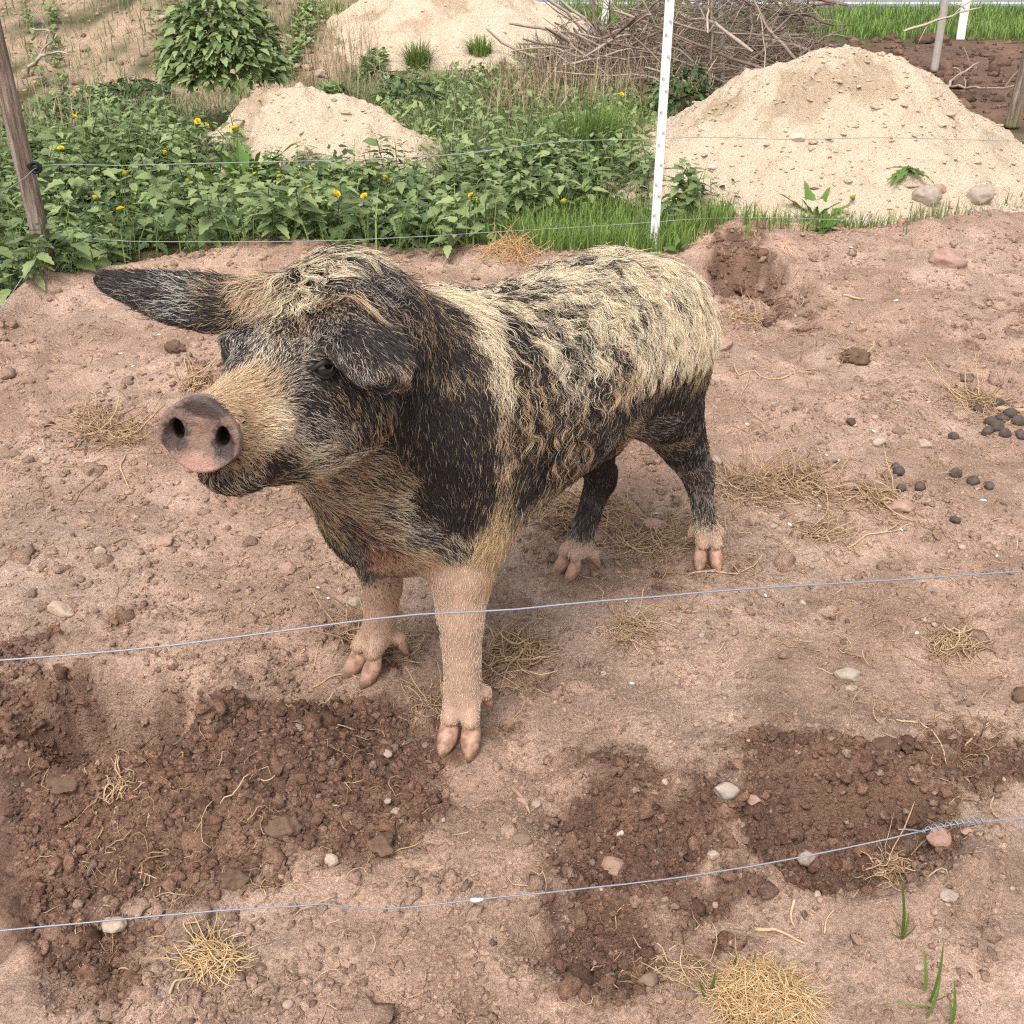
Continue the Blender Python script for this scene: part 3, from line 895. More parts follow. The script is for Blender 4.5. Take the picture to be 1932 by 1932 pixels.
# ---- eyes
m_eye = Mat('pig_eye').set((.005, .004, .003), .05); m_eye.b.inputs['Specular IOR Level'].default_value = .8
m_lid = Mat('pig_eyelid').set((.025, .018, .017), .5)
IV, IF = icosphere(3)
for k in (1, -1):
    c0 = hd_(.199, .0745 * k, .029)
    eo = pig_part('eye', c0 + IV * .0163, IF, m_eye.m)
    # lids: two rolls of skin over and under the eyeball
    out = HL * k * .80 + HF * .60
    ax = np.cross(HU, out); ax /= np.linalg.norm(ax)
    for up_, rr_ in ((1, .0036), (-1, .0028)):
        th = np.linspace(-1.25, 1.25, 13)
        tilt = .86 if up_ > 0 else -.80
        pp = [c0 + .0158 * (math.cos(t) * (out * math.cos(tilt) + HU * math.sin(tilt)) + math.sin(t) * (ax * 1.25)) - HU * .004 * abs(math.sin(t)) * up_ for t in th]
        V_, F_ = tube(pp, rr_ * np.cos(th * .75) + .0012, 8)
        pig_part('eyelid', V_, F_, m_lid.m)

# ---- hooves and dew claws
m_hoof = Mat('pig_hoof')
hn = m_hoof.noise(60, 4)
m_hoof.set(m_hoof.mix(m_hoof.mapr(hn, .4, .62, 0, 1), (.50, .29, .205), (.27, .16, .105)), .48)
hdirt = m_hoof.n('SeparateXYZ'); m_hoof.l(m_hoof.obj(), hdirt.inputs[0])
hmud = m_hoof.math('MULTIPLY', m_hoof.mapr(hdirt.outputs[2], .0, .03, 1, 0), m_hoof.mapr(m_hoof.noise(110, 4), .38, .55, 0, .9), True)
m_hoof.set(m_hoof.mix(hmud, m_hoof.b.inputs['Base Color'].links[0].from_socket, (.17, .105, .07)))
m_hoof.bump(m_hoof.noise(300, 2), .3, .002)
for nm, k, cor, tip, hd, sd, big in HOOVES:
    rings = []
    for s_, w_, top_, fw in ((0, .0178, .066, -.007), (.12, .0208, .061, .000), (.4, .0208, .044, .016), (.7, .0165, .030, .031), (.9, .0100, .018, .042), (1.0, .003, .009, .049)):
        cen = np.array([cor[0], cor[1], 0]) + hd * fw * big * 1.0 + sd * k * (.001 + .006 * s_)
        ang = np.linspace(0, 2 * math.pi, 14, endpoint=False)
        hgt = top_ * .5 + .004
        rings.append(cen + np.outer(np.cos(ang) * w_ * .98 * big, sd) + np.outer(np.where(np.sin(ang) > 0, np.sin(ang), np.sin(ang)) * hgt, PU) + PU * (hgt - .008)
                     + np.outer(-np.sin(ang) * .010 * (1 - s_), hd))
    V_ = np.concatenate(rings + [rings[0].mean(0)[None], rings[-1].mean(0)[None]])
    n_ = 14
    F_ = [[i * n_ + j, i * n_ + (j + 1) % n_, (i + 1) * n_ + (j + 1) % n_, (i + 1) * n_ + j] for i in range(5) for j in range(n_)]
    F_ += [[len(V_) - 2, (j + 1) % n_, j] for j in range(n_)] + [[len(V_) - 1, 5 * n_ + j, 5 * n_ + (j + 1) % n_] for j in range(n_)]
    pig_part('hoof', V_, F_, m_hoof.m)
for nm, k, a_, b_ in CLAWS:
    V_, F_ = tube(spline_pts([a_ + (a_ - b_) * .15, a_ * .6 + b_ * .4, a_ * .3 + b_ * .7, b_], 8), np.array([.0118, .0128, .0128, .012, .0108, .009, .0065, .003]), 10)
    pig_part('dew_claw', V_, F_, m_hoof.m)
# ================================================================== ground of the pen and the land behind
EDGE = np.array([on_z(u, v) for u, v in ((-120, 660), (0, 600), (110, 548), (300, 515), (400, 487), (950, 474), (1232, 484), (1400, 452), (1932, 432), (2100, 430))])[:, :2]


def y_edge(x):
    return np.interp(x, EDGE[:, 0], EDGE[:, 1])


FOOT = np.array([g for g, h in FEET.values()])
# dug, damp soil: u, v, half width, half height, strength (seen in the photograph, laid on the ground)
DUG = [(110, 1420, 230, 150, 1), (320, 1570, 360, 160, 1.05), (570, 1415, 340, 110, 1.05), (680, 1555, 190, 130, 1.0), (60, 1640, 200, 150, .8), (190, 1790, 130, 150, .85), (60, 1250, 120, 60, .5), (250, 1190, 130, 40, .35),
       (1170, 1530, 215, 125, 1), (1130, 1790, 165, 95, 1.1), (1560, 1510, 330, 120, 1.1), (1780, 1440, 290, 75, .85), (1250, 1660, 230, 70, .9), (1340, 1740, 120, 50, .5), (1400, 525, 80, 55, .75), (1470, 590, 90, 50, .5), (1860, 600, 120, 60, .35), (960, 1240, 90, 45, .45), (700, 1215, 110, 25, .6), (1290, 1070, 200, 40, .35), (1110, 1010, 150, 60, .4), (360, 700, 60, 30, .3)]
DRY = [(905, 1650, 150, 95, 1), (480, 1330, 110, 55, .9), (80, 1880, 110, 70, .9), (1010, 1480, 60, 60, .6), (330, 1390, 40, 35, .8), (640, 1850, 260, 70, .9)]
PITS = [(225, 1395, .16, .17), (60, 1380, .12, .03), (1600, 1570, .17, .12), (1180, 1560, .15, .06), (1410, 535, .22, .12), (1120, 1790, .11, .035), (360, 1330, .06, .03), (200, 1830, .10, .03), (700, 1230, .06, .02)]
HUMPS = [(560, 1440, .18, .06), (300, 1530, .16, .045), (420, 1290, .12, .05), (1560, 1450, .22, .06), (1380, 470, .25, .07), (1780, 1640, .16, .04), (900, 1660, .15, .02), (1850, 470, .3, .05), (540, 1560, .10, .025)]


def ell(U, V, L):
    r = 0
    for u, v, a, b, s in L:
        r = np.maximum(r, s * np.exp(-1.1 * (((U - u) / a) ** 2 + ((V - v) / b) ** 2) ** 1.5))
    return r


def dugness(x, y):
    wx = x + .05 * fbm2(x * 7, y * 7, 3, 21); wy = y + .05 * fbm2(x * 7, y * 7, 3, 31)
    U, V, D = project(np.stack([wx, np.maximum(wy, .3), np.zeros_like(x)], -1))
    w = ell(U, V, DUG) * (1 - .9 * ell(U, V, DRY))
    w = w + (.20 * fbm2(x * 11, y * 11, 4, 41) + .22 * fbm2(x * 38, y * 38, 2, 43)) * (w > .05)
    d = y - y_edge(x)
    return np.clip(sstep(.22, .74, w), 0, 1) * (d < .1) * (y > .4)


def bank(x, y):
    """the sandy bank far behind on one side, and the level land"""
    b = .62 * sstep(8.6, 12.6, y + .25 * x + .9) * sstep(-1.2, -3.2, x + .25 * np.sin(y)) * sstep(20, 14.5, y)
    b = b + .16 * sstep(8.8, 10.5, y) * sstep(.6, -.6, x) * sstep(15, 12, y)
    return b


PITW = [(on_z(u, v)[:2], r, h) for u, v, r, h in PITS]
HUMPW = [(on_z(u, v)[:2], r, h) for u, v, r, h in HUMPS]


def height(x, y, fine=True):
    d = y - y_edge(x)
    pen = sstep(.25, -.1, d)
    near = sstep(9, 4, np.hypot(x, y))
    big = .040 * fbm2(x * 1.1, y * 1.1, 3, 1) + .024 * fbm2(x * 4.2, y * 4.2, 3, 2)
    h = big * pen + .02 * fbm2(x * .8, y * .8, 3, 5) * (1 - pen)
    for (c, r, a) in PITW:
        q = np.hypot(x - c[0] + .03 * noise2(x * 9, y * 9, 61), (y - c[1]) * 1.25) / r
        h = h - a * np.exp(-q**5) + .32 * a * np.exp(-((q - 1.25) / .3) ** 2)
    for (c, r, a) in HUMPW:
        q = np.hypot(x - c[0], y - c[1]) / r
        h = h + a * np.exp(-q**2)
    flat = np.ones_like(x)
    for f_ in FOOT:
        flat = flat * (1 - np.exp(-(((x - f_[0]) ** 2 + (y - f_[1]) ** 2) / .11**2)))
    h = h * flat
    h = h + (.085 + .03 * noise2(x * 2, y * 0 + 3, 6)) * np.exp(-((d + .18) / .22) ** 2) * sstep(2.5, 3.2, y)
    h = h - .05 * sstep(-.02, .25, d) * sstep(7, 6, y)
    if fine:
        w = dugness(x, y) * near
        e = .0058 + .012 * w
        h = h + near * pen * (flat * .8 + .2) * (e * fbm2(x * 17, y * 17, 4, 8, .6) + .0035 * np.abs(fbm2(x * 55, y * 55, 3, 9)) * (1 + 2 * w))
        fp = noise2(x * 6.5 + .6 * noise2(x * 3, y * 3, 12), y * 6.5, 11)
        h = h - .016 * sstep(.45, .85, fp) * near * pen * (1 - w) * flat
    return h + bank(x, y)


def grade(lo, hi, step, top, ratio):
    r = [hi]; s = step
    while r[-1] < top:
        s *= ratio; r.append(r[-1] + s)
    return r[1:]


gx = np.arange(-1.3, 1.3001, .0085)
gx = np.r_[gx, np.arange(1.316, 2.9, .018), grade(0, 2.9, .03, 70, 1.13)]
gx = np.unique(np.round(np.r_[-gx[gx > 1.3], gx], 5))
gy = np.r_[np.arange(.72, 2.7, .0085), np.arange(2.71, 5.7, .017)]
gy = np.r_[-np.array(grade(0, -.72, .03, 12, 1.25))[::-1], gy, grade(0, 5.7, .035, 110, 1.06)]
XX, YY = np.meshgrid(gx, gy)
x_, y_ = XX.ravel(), YY.ravel()
ZZ = height(x_, y_)
nx, ny = len(gx), len(gy)
ZG = ZZ.reshape(ny, nx)


def hq(x, y):
    """ground height read back from the mesh"""
    x, y = np.asarray(x, float), np.asarray(y, float)
    i = np.clip(np.searchsorted(gx, x) - 1, 0, nx - 2); j = np.clip(np.searchsorted(gy, y) - 1, 0, ny - 2)
    a = np.clip((x - gx[i]) / (gx[i + 1] - gx[i]), 0, 1); b = np.clip((y - gy[j]) / (gy[j + 1] - gy[j]), 0, 1)
    return (ZG[j, i] * (1 - a) + ZG[j, i + 1] * a) * (1 - b) + (ZG[j + 1, i] * (1 - a) + ZG[j + 1, i + 1] * a) * b


def on_ground(u, v):
    p = on_z(u, v)
    for _ in range(5):
        p = on_z(u, v, float(hq(p[0], p[1])))
    return p


ii = (np.arange(ny - 1)[:, None] * nx + np.arange(nx - 1)[None, :]).ravel()
GF = np.stack([ii, ii + 1, ii + nx + 1, ii + nx], 1)
wetv = dugness(x_, y_)
dE = y_ - y_edge(x_)
n1 = fbm2(x_ * 1.7, y_ * 1.7, 4, 51); n2 = fbm2(x_ * 9, y_ * 9, 3, 52); n3 = fbm2(x_ * 3.1, y_ * 3.1, 3, 53)
DRYC, WETC, GREYC = np.array([.470, .312, .232]), np.array([.165, .093, .064]), np.array([.425, .305, .240])
mix = lambda a, b, t: a * (1 - t[:, None]) + b * t[:, None]
gcol = np.tile(DRYC, (len(x_), 1)) * (1 + .16 * n2 + .10 * n1)[:, None]
gcol = mix(gcol, GREYC * (1 + .15 * n2)[:, None], np.clip(.3 + .8 * n1, 0, 1))
gcol = mix(gcol, np.tile([.31, .195, .138], (len(x_), 1)), .55 * sstep(.15, .7, n3))
gcol = mix(gcol, WETC * (1 + .3 * n2)[:, None], wetv * .88)
# land beyond the fence: litter and thin green, sandy bank, ploughed strip, verge
beyond = sstep(-.05, .2, dE)
veg = mix(np.tile([.075, .075, .032], (len(x_), 1)), np.tile([.20, .14, .085], (len(x_), 1)), sstep(-.1, .5, n3 + .4 * n2))
gcol = mix(gcol, veg, beyond)
Ub, Vb, Db = project(np.stack([x_, np.maximum(y_, 1), ZZ], -1))
sand = sstep(8.2, 9.2, y_ + .5 * n1) * sstep(1.6, .4, x_ + .6 * n3) * sstep(17, 14.5, y_)
gcol = mix(gcol, np.tile([.40, .285, .20], (len(x_), 1)) * (1 + .15 * n2)[:, None], sand * sstep(-.75, .15, n3 + .3 * n2))
gcol = mix(gcol, np.tile([.44, .33, .22], (len(x_), 1)), (np.exp(-((Ub - 985) / 75) ** 2 - ((Vb - 255) / 22) ** 2) > .4 + .3 * n2) * beyond)
gcol = mix(gcol, np.tile([.17, .105, .075], (len(x_), 1)) * (1 + .3 * n2)[:, None], sstep(2.3, 2.9, x_ + .3 * n3) * sstep(7.6, 8.6, y_) * sstep(13.2, 12.4, y_))
gcol = mix(gcol, np.tile([.07, .10, .035], (len(x_), 1)), sstep(12.2, 13.2, y_ + .4 * n3) * sstep(-2.5, -.5, x_))
gcol = mix(gcol, np.tile([.07, .10, .035], (len(x_), 1)), sstep(15.5, 16.5, y_))
gcol = np.clip(gcol, .015, .7)

m_soil = Mat('soil')
mixc = m_soil.mapr(m_soil.noise(130, 5, .7), .25, .75, .55, 1.42)
spk = m_soil.mapr(m_soil.noise(420, 2, .5), .3, .7, .82, 1.16)
sc_ = m_soil.mix(1.0, m_soil.attr('gcol', True), mixc, 'MULTIPLY')
sc_ = m_soil.mix(1.0, sc_, spk, 'MULTIPLY')
sc_ = m_soil.mix(1.0, sc_, m_soil.mapr(m_soil.noise(9, 4, .6), .3, .7, .82, 1.16), 'MULTIPLY')
m_soil.set(sc_, .95)
m_soil.b.inputs['Specular IOR Level'].default_value = .1
m_soil.bump(m_soil.noise(45, 6, .7), .9, .014)
m_soil.bump(m_soil.noise(190, 5, .7), .8, .005)
link('ground', make_mesh('ground', np.stack([x_, y_, ZZ], 1), GF, m_soil.m, attrs={'gcol': gcol}), kind='structure', label='bare trampled brown soil of the pen with dug hollows')

# ---- road far behind, with its white edge line
m_road = Mat('asphalt')
m_road.set(m_road.mix(m_road.noise(60, 3), (.20, .20, .21), (.27, .27, .28)), .9)
m_line = Mat('road_paint')
m_line.set(m_line.mix(m_line.mapr(m_line.noise(25, 4), .45, .7, 0, 1), (.72, .72, .70), (.5, .5, .49)), .8)
RY = 15.7


def strip(name, y0, y1, z, mat, x0=-60, x1=60, n=60, th=.05):
    X_ = np.linspace(x0, x1, n + 1)
    V_ = np.concatenate([np.stack([X_, np.full(n + 1, y), np.full(n + 1, zz)], 1) for y, zz in ((y0, z - th), (y0, z), (y1, z), (y1, z - th))])
    m = n + 1
    F_ = [[r * m + i, r * m + i + 1, (r + 1) * m + i + 1, (r + 1) * m + i] for r in range(3) for i in range(n)]
    F_ = [f[::-1] for f in F_]
    return make_mesh(name, V_, F_, mat, False)


road = link('road', strip('road', RY, RY + 6.5, .055, m_road.m, th=.12), kind='structure', label='grey asphalt road running past behind the verge')
link('road_line', strip('road_line', RY + .28, RY + .42, .061, m_line.m, th=.005), road)

# ---- crumbs and clods of soil
CB0, CF0 = icosphere(0); CB1, CF1 = icosphere(1)


def crumbs(name, n, size, sub, seed, label, wetbias, ymax=5.3, sink=.35, pale=0.0, parent=None):
    r = np.random.default_rng(seed)
    B, Fb = (CB0, CF0) if sub == 0 else (CB1, CF1)
    pos = np.zeros((0, 2))
    while len(pos) < n:
        y = .74 + (ymax - .74) * r.random(n * 3) ** 1.55
        x = r.uniform(-1, 1, n * 3) * (y * .52 + .16)
        w = dugness(x, y)
        cl = sstep(-.3, .5, fbm2(x * 3.5, y * 3.5, 3, seed))
        k = r.random(n * 3) < (wetbias * w + (1 - wetbias) * (.15 + .85 * cl))
        k &= (y - y_edge(x) < .03)
        k &= np.min(np.hypot(x[:, None] - FOOT[:, 0], y[:, None] - FOOT[:, 1]), 1) > .055
        pos = np.r_[pos, np.c_[x, y][k]]
    pos = pos[:n]
    s = size * np.exp(r.normal(0, .42, n)) * (.8 + .16 * pos[:, 1])
    q = r.normal(size=(n, 4)); q /= np.linalg.norm(q, axis=1)[:, None]
    w_, a, b, c_ = q.T
    R_ = np.stack([1 - 2 * (b*b + c_*c_), 2 * (a*b - c_*w_), 2 * (a*c_ + b*w_), 2 * (a*b + c_*w_), 1 - 2 * (a*a + c_*c_), 2 * (b*c_ - a*w_), 2 * (a*c_ - b*w_), 2 * (b*c_ + a*w_), 1 - 2 * (a*a + b*b)], 1).reshape(n, 3, 3)
    anis = r.uniform(.6, 1.25, (n, 1, 3))
    jit = 1 + .28 * r.normal(size=(n, len(B), 1)).clip(-1.6, 1.6)
    V_ = np.einsum('nij,nkj->nki', R_, B[None] * anis * jit) * s[:, None, None]
    V_[:, :, 2] *= .8
    z = hq(pos[:, 0], pos[:, 1])
    V_[:, :, 0] += pos[:, 0:1]; V_[:, :, 1] += pos[:, 1:2]; V_[:, :, 2] += (z + s * (.8 - 2 * sink) * .6)[:, None]
    F_ = (Fb[None] + (np.arange(n) * len(B))[:, None, None]).reshape(-1, 3)
    w = dugness(pos[:, 0], pos[:, 1])
    c0 = mix(DRYC * r.uniform(.7, 1.08, (n, 1)), WETC * r.uniform(.8, 1.7, (n, 1)), np.clip(w * 1.1 - .25 * r.random(n), 0, 1))
    c0 = mix(c0, np.tile([.36, .25, .185], (n, 1)) * r.uniform(.6, 1.1, (n, 1)), (r.random(n) < pale).astype(float))
    return link(name, make_mesh(name, V_.reshape(-1, 3), F_, m_soil.m, sub > 0, attrs={'gcol': np.repeat(c0, len(B), 0)}), parent, kind='stuff', label=label, cat='soil')


crumbs('soil_crumbs', 60000, .0026, 0, 101, 'fine crumbs of brown soil scattered over the pen', .65, pale=.06)
crumbs('soil_clods', 11000, .0050, 1, 102, 'small clods of brown soil scattered over the pen', .6, pale=.10)
crumbs('soil_lumps', 800, .0105, 1, 103, 'bigger crumbly lumps of soil around the dug hollows', .75, sink=.45)
# ================================================================== stones, chips, droppings
def rock_mesh(name, seed, mat, size, cuts=7, sub=3, rough=.10):
    r = np.random.default_rng(seed)
    V_, F_ = icosphere(sub)
    V_ = V_.copy()
    for _ in range(cuts):
        n = r.normal(size=3); n /= np.linalg.norm(n)
        d = r.uniform(.62, .9)
        ex = np.maximum(V_ @ n - d, 0)
        V_ -= n * ex[:, None] * .92
    V_ *= (1 + rough * noise3(V_ * 2.2 + seed, seed) + rough * .5 * noise3(V_ * 5.5 + seed, seed + 1))[:, None]
    return make_mesh(name, V_ * np.asarray(size), F_, mat)


def rock_mat(name, c1, c2, rough=.85, scale=40):
    m = Mat(name)
    c = m.mix(m.mapr(m.noise(scale, 5, .65), .35, .68, 0, 1), c1, c2)
    c = m.mix(m.mapr(m.noise(scale * 5, 3), .55, .7, 0, .5), c, tuple(x * .6 for x in c1))
    m.set(c, rough); m.bump(m.noise(scale * 3, 5), .5, .004)
    return m.m


RM = {
    'pale': rock_mat('stone_pale', (.46, .36, .28), (.36, .26, .19)),
    'grey': rock_mat('stone_grey', (.43, .35, .29), (.30, .235, .19)),
    'pink': rock_mat('stone_pink', (.42, .28, .22), (.33, .20, .15)),
    'brown': rock_mat('stone_brown', (.27, .185, .135), (.19, .125, .09)),
    'white': rock_mat('stone_white', (.62, .54, .45), (.50, .42, .34)),
    'clod': rock_mat('clod_soil', (.165, .102, .070), (.105, .062, .042), .95, 60),
    'dung': rock_mat('dropping', (.075, .057, .049), (.125, .095, .08), .85),
}
for i, (u, v, w, hh, kd_, lab) in enumerate([
    (116, 1155, 30, .55, 'pale', 'smooth pale oblong stone beside the dug soil near the upper wire'),
    (190, 1043, 13, .9, 'pale', 'small pale upright pebble below the curved dark twig'),
    (22, 860, 18, .5, 'brown', 'flat brown oval stone lying beside a white chip'),
    (89, 873, 12, .8, 'pale', 'small round cream pebble beyond the flat brown stone'),
    (310, 1022, 26, .4, 'pink', 'flat pinkish slab of stone lying in front of the pig snout'),
    (545, 1077, 20, .7, 'pink', 'rounded pinkish stone half sunk in soil under the pig throat'),
    (670, 1140, 15, .8, 'pale', 'angular pale stone behind the far foreleg of the pig'),
    (1234, 993, 22, .75, 'pink', 'angular pinkish block of stone between the hind legs'),
    (1700, 960, 27, .55, 'pink', 'long pinkish stone lying among pale roots'),
    (1655, 836, 17, .7, 'pale', 'pale rounded stone beside the dark droppings'),
    (1742, 842, 16, .8, 'pale', 'cream stone leaning on a small grass clump'),
    (1695, 815, 13, .8, 'brown', 'brown pebble next to the cream stone'),
    (1355, 870, 15, .7, 'pale', 'pale triangular stone just behind the hind leg'),
    (1360, 657, 24, .8, 'pink', 'pinkish upright stone sunk in soil behind the rump'),
    (1788, 500, 36, .75, 'pink', 'long pink slab standing tilted in the soil ridge'),
    (1600, 1278, 26, .6, 'grey', 'flat grey stone half buried in the pebbly soil'),
    (1480, 1238, 15, .7, 'brown', 'brown stone beside a twisted bit of bark'),
    (1605, 1300, 12, .7, 'pale', 'small pale pebble touching the half buried grey stone'),
    (1368, 1497, 25, .9, 'grey', 'upright grey stone at the rim of the dark hollow'),
    (1418, 1510, 16, .5, 'pink', 'curved pinkish stone beside the upright grey stone'),
    (1522, 1624, 21, .85, 'grey', 'rounded grey stone right under the lower wire'),
    (1778, 1590, 33, .7, 'pink', 'big rough pinkish stone under the twisted wire joint'),
    (1825, 1572, 13, .8, 'pink', 'small pink pebble next to the big rough stone'),
    (1157, 1638, 24, .7, 'pink', 'pinkish stone standing in soil just behind the lower wire'),
    (741, 1537, 20, .5, 'pale', 'flat pale stone lying on the dark dug mound'),
    (625, 1627, 15, 1.1, 'pale', 'small cream angular stone on the dark dug soil'),
    (729, 1423, 12, .5, 'pale', 'thin cream chip of stone near the fore hoof'),
    (216, 1748, 25, .7, 'pale', 'pale stone lying against the lower wire'),
    (1220, 1858, 24, .85, 'brown', 'brown lumpy stone at the edge of the darkest soil'),
    (985, 1514, 14, .75, 'pink', 'small pinkish stone on the dry strip of soil'),
    (1010, 1520, 12, .8, 'pale', 'pale pebble close to the split root'),
    (1345, 1616, 13, .8, 'pale', 'pale pebble pressed into the side of the damp hollow'),
    (1790, 1692, 19, .6, 'grey', 'grey flattened stone on the purplish dry soil'),
    (1170, 1575, 10, .9, 'white', 'tiny white stone in the damp dark hollow'),
    (986, 1585, 20, .6, 'brown', 'brown stone lying beside the split root'),
    (540, 1570, 34, .85, 'clod', 'big crusted clod of soil beside the cream angular stone'),
    (120, 1482, 38, .35, 'clod', 'long flat clod of dark soil at the edge of the hollow'),
    (1700, 1495, 28, .8, 'clod', 'dark damp clod on the mound beside a bent root'),
    (1665, 1415, 30, .75, 'clod', 'large brown clod on the loose mound'),
    (720, 1600, 30, .75, 'clod', 'dark clod beside the dry sandy patch'),
    (440, 1665, 30, .7, 'clod', 'rounded clod of damp soil just behind the lower wire'),
    (1615, 680, 26, .75, 'clod', 'rooty brown clod on the open trampled soil'),
    (330, 660, 22, .7, 'clod', 'brown rooty clod under the outstretched ear'),
    (1930, 1320, 25, .8, 'clod', 'dark brown clod at the rim of a small hole'),
]):
    p = on_ground(u, v)
    t = project(p)[2]
    a = w / FPX * t
    r = np.random.default_rng(900 + i)
    sz = (a, a * r.uniform(.6, .85), a * hh * .8)
    me = rock_mesh('stone', 300 + i, RM[kd_], sz, 7 if kd_ != 'clod' else 3, 3, .10 if kd_ != 'clod' else .28)
    link('soil_clod' if kd_ == 'clod' else 'stone', me, loc=(p[0], p[1], p[2] + sz[2] * .42), rot=(r.normal(0, .12), r.normal(0, .12), r.uniform(-.6, .6)), label=lab, cat='clod' if kd_ == 'clod' else 'stone')
# many small pebbles
pm = [rock_mesh('pebble', 500 + k, RM[c_], (1, .8, .65), 6, 2) for k, c_ in enumerate(('pale', 'brown', 'pink', 'grey', 'brown', 'pale'))]
r = np.random.default_rng(77)
for i in range(120):
    u, v = r.uniform(20, 1910), 560 + 1350 * r.random() ** .8
    if i < 60: u = r.uniform(1250, 1910)
    p = on_ground(u, v)
    if p[1] - y_edge(p[0]) > -.15 or np.hypot(*(FOOT - p[:2]).T).min() < .07: continue
    s = r.uniform(.005, .010) * (.7 + .15 * p[1])
    link('pebble', pm[i % 6], loc=(p[0], p[1], p[2] + s * .3), rot=(r.normal(0, .2), r.normal(0, .2), r.uniform(0, 6.28)), scale=s, label='small %s pebble lying loose on the trampled soil' % ('pale', 'brown', 'pinkish', 'grey', 'brown', 'pale')[i % 6], cat='pebble', group='pebbles on the trampled soil')
m_chip = Mat('shell_chip'); m_chip.set(m_chip.mix(m_chip.noise(200, 2), (.80, .78, .73), (.66, .62, .55)), .5)
cm = [rock_mesh('shell_chip', 560 + k, m_chip.m, (1, .6, .22), 8, 1) for k in range(3)]
for i, (u, v) in enumerate([(250, 692), (277, 660), (300, 632), (228, 668), (600, 1110), (995, 1012), (1236, 970), (1855, 945), (1192, 1290), (75, 848), (1410, 802), (1693, 757), (1750, 760), (1560, 860), (1585, 870), (1655, 932), (1340, 1010), (1700, 1000), (1790, 1002), (1608, 610), (1838, 905), (1490, 990), (1605, 468), (1445, 1125), (620, 1130), (1650, 815), (1182, 1135), (935, 1252), (1545, 955), (1880, 1050), (1690, 568), (1730, 1195)]):
    p = on_ground(u, v)
    s = r.uniform(.006, .010) * (.6 + .16 * p[1])
    link('shell_chip', cm[i % 3], loc=(p[0], p[1], p[2] + s * .25), rot=(r.normal(0, .25), r.normal(0, .25), r.uniform(0, 6.28)), scale=s, label='tiny white shell chip lying on the bare soil', cat='shell chip', group='white shell chips on the soil')
dm = [rock_mesh('dropping', 580 + k, RM['dung'], (1, .9, .8), 3, 2, .12) for k in range(3)]
for i, (u, v, w) in enumerate([(1845, 776, 10), (1868, 800, 12), (1880, 810, 14), (1890, 795, 13), (1905, 785, 13), (1920, 800, 14), (1862, 818, 12), (1895, 822, 12), (1885, 765, 11), (1925, 825, 12), (1798, 828, 11), (1802, 898, 13), (1835, 912, 13), (1865, 920, 10), (1605, 800, 10), (1695, 893, 12), (1735, 922, 11), (1690, 885, 10), (1802, 985, 11), (1700, 925, 10)]):
    p = on_ground(u, v)
    s = w / FPX * project(p)[2]
    link('dropping', dm[i % 3], loc=(p[0], p[1], p[2] + s * .45), rot=(r.normal(0, .3), r.normal(0, .3), r.uniform(0, 6.28)), scale=s, label='dark round dropping in the heap beside the grey brown stick' if i < 11 else 'dark round dropping lying apart from the heap', cat='dropping', group='heaped dark droppings' if i < 11 else 'scattered dark droppings')

# ================================================================== roots, straw and litter
m_root = Mat('dry_root')
m_root.set(m_root.mix(m_root.math('ADD', m_root.attr('tint'), m_root.mapr(m_root.noise(90, 2), .3, .7, -.25, .25), True), (.25, .15, .085), (.56, .40, .25)), .85)
m_straw = Mat('straw')
m_straw.set(m_straw.mix(m_straw.attr('tint'), (.46, .27, .12), (.72, .55, .32)), .7)


def wander(r, p0, length, n, curl, up=0.0, follow=True, lift=.002, a0=None):
    a = r.uniform(0, 6.28) if a0 is None else a0
    pts = [np.array([p0[0], p0[1], 0.0])]
    da = r.normal(0, curl)
    z = [0.0]; vz = up
    for k in range(n - 1):
        da = da * .7 + r.normal(0, curl)
        a += da
        pts.append(pts[-1] + np.array([math.cos(a), math.sin(a), 0]) * length / (n - 1))
        vz += r.normal(0, .25) - .3 * up
        z.append(max(0, z[-1] + vz * length / (n - 1)))
    pts = np.array(pts)
    base = hq(pts[:, 0], pts[:, 1]) if follow else np.full(n, 0.0)
    pts[:, 2] = base + np.array(z) + lift
    return pts


# fine litter over the whole pen
lx_, ly_ = np.linspace(-3, 3, 61), np.linspace(.5, 5.6, 52)
LN = fbm2(*np.meshgrid(lx_ * 2.2, ly_ * 2.2), 3, 71)
litter_n = lambda x, y: LN[min(51, int((y - .5) * 10)), min(60, max(0, int((x + 3) * 10)))]
g = Geo()
r = np.random.default_rng(31)
N_ = 0
while N_ < 3400:
    y = .76 + 4.4 * r.random() ** 1.3
    x = r.uniform(-1, 1) * (y * .5 + .12)
    dens_ = .35 + .8 * litter_n(x, y) + .5 * (1.9 < y < 3.2 and x > -.2)
    if r.random() > dens_ or y > y_edge(x) - .02: continue
    L_ = r.uniform(.02, .075)
    add_tube(g, wander(r, (x, y), L_, 6, .5, r.uniform(0, .5), lift=.0015), r.uniform(.0006, .0014) * (.7 + .17 * y), 3, r.random())
    N_ += 1
link('root_litter', g.mesh('root_litter', m_root.m), kind='stuff', label='fine dry roots and straw bits strewn over the soil', cat='litter')


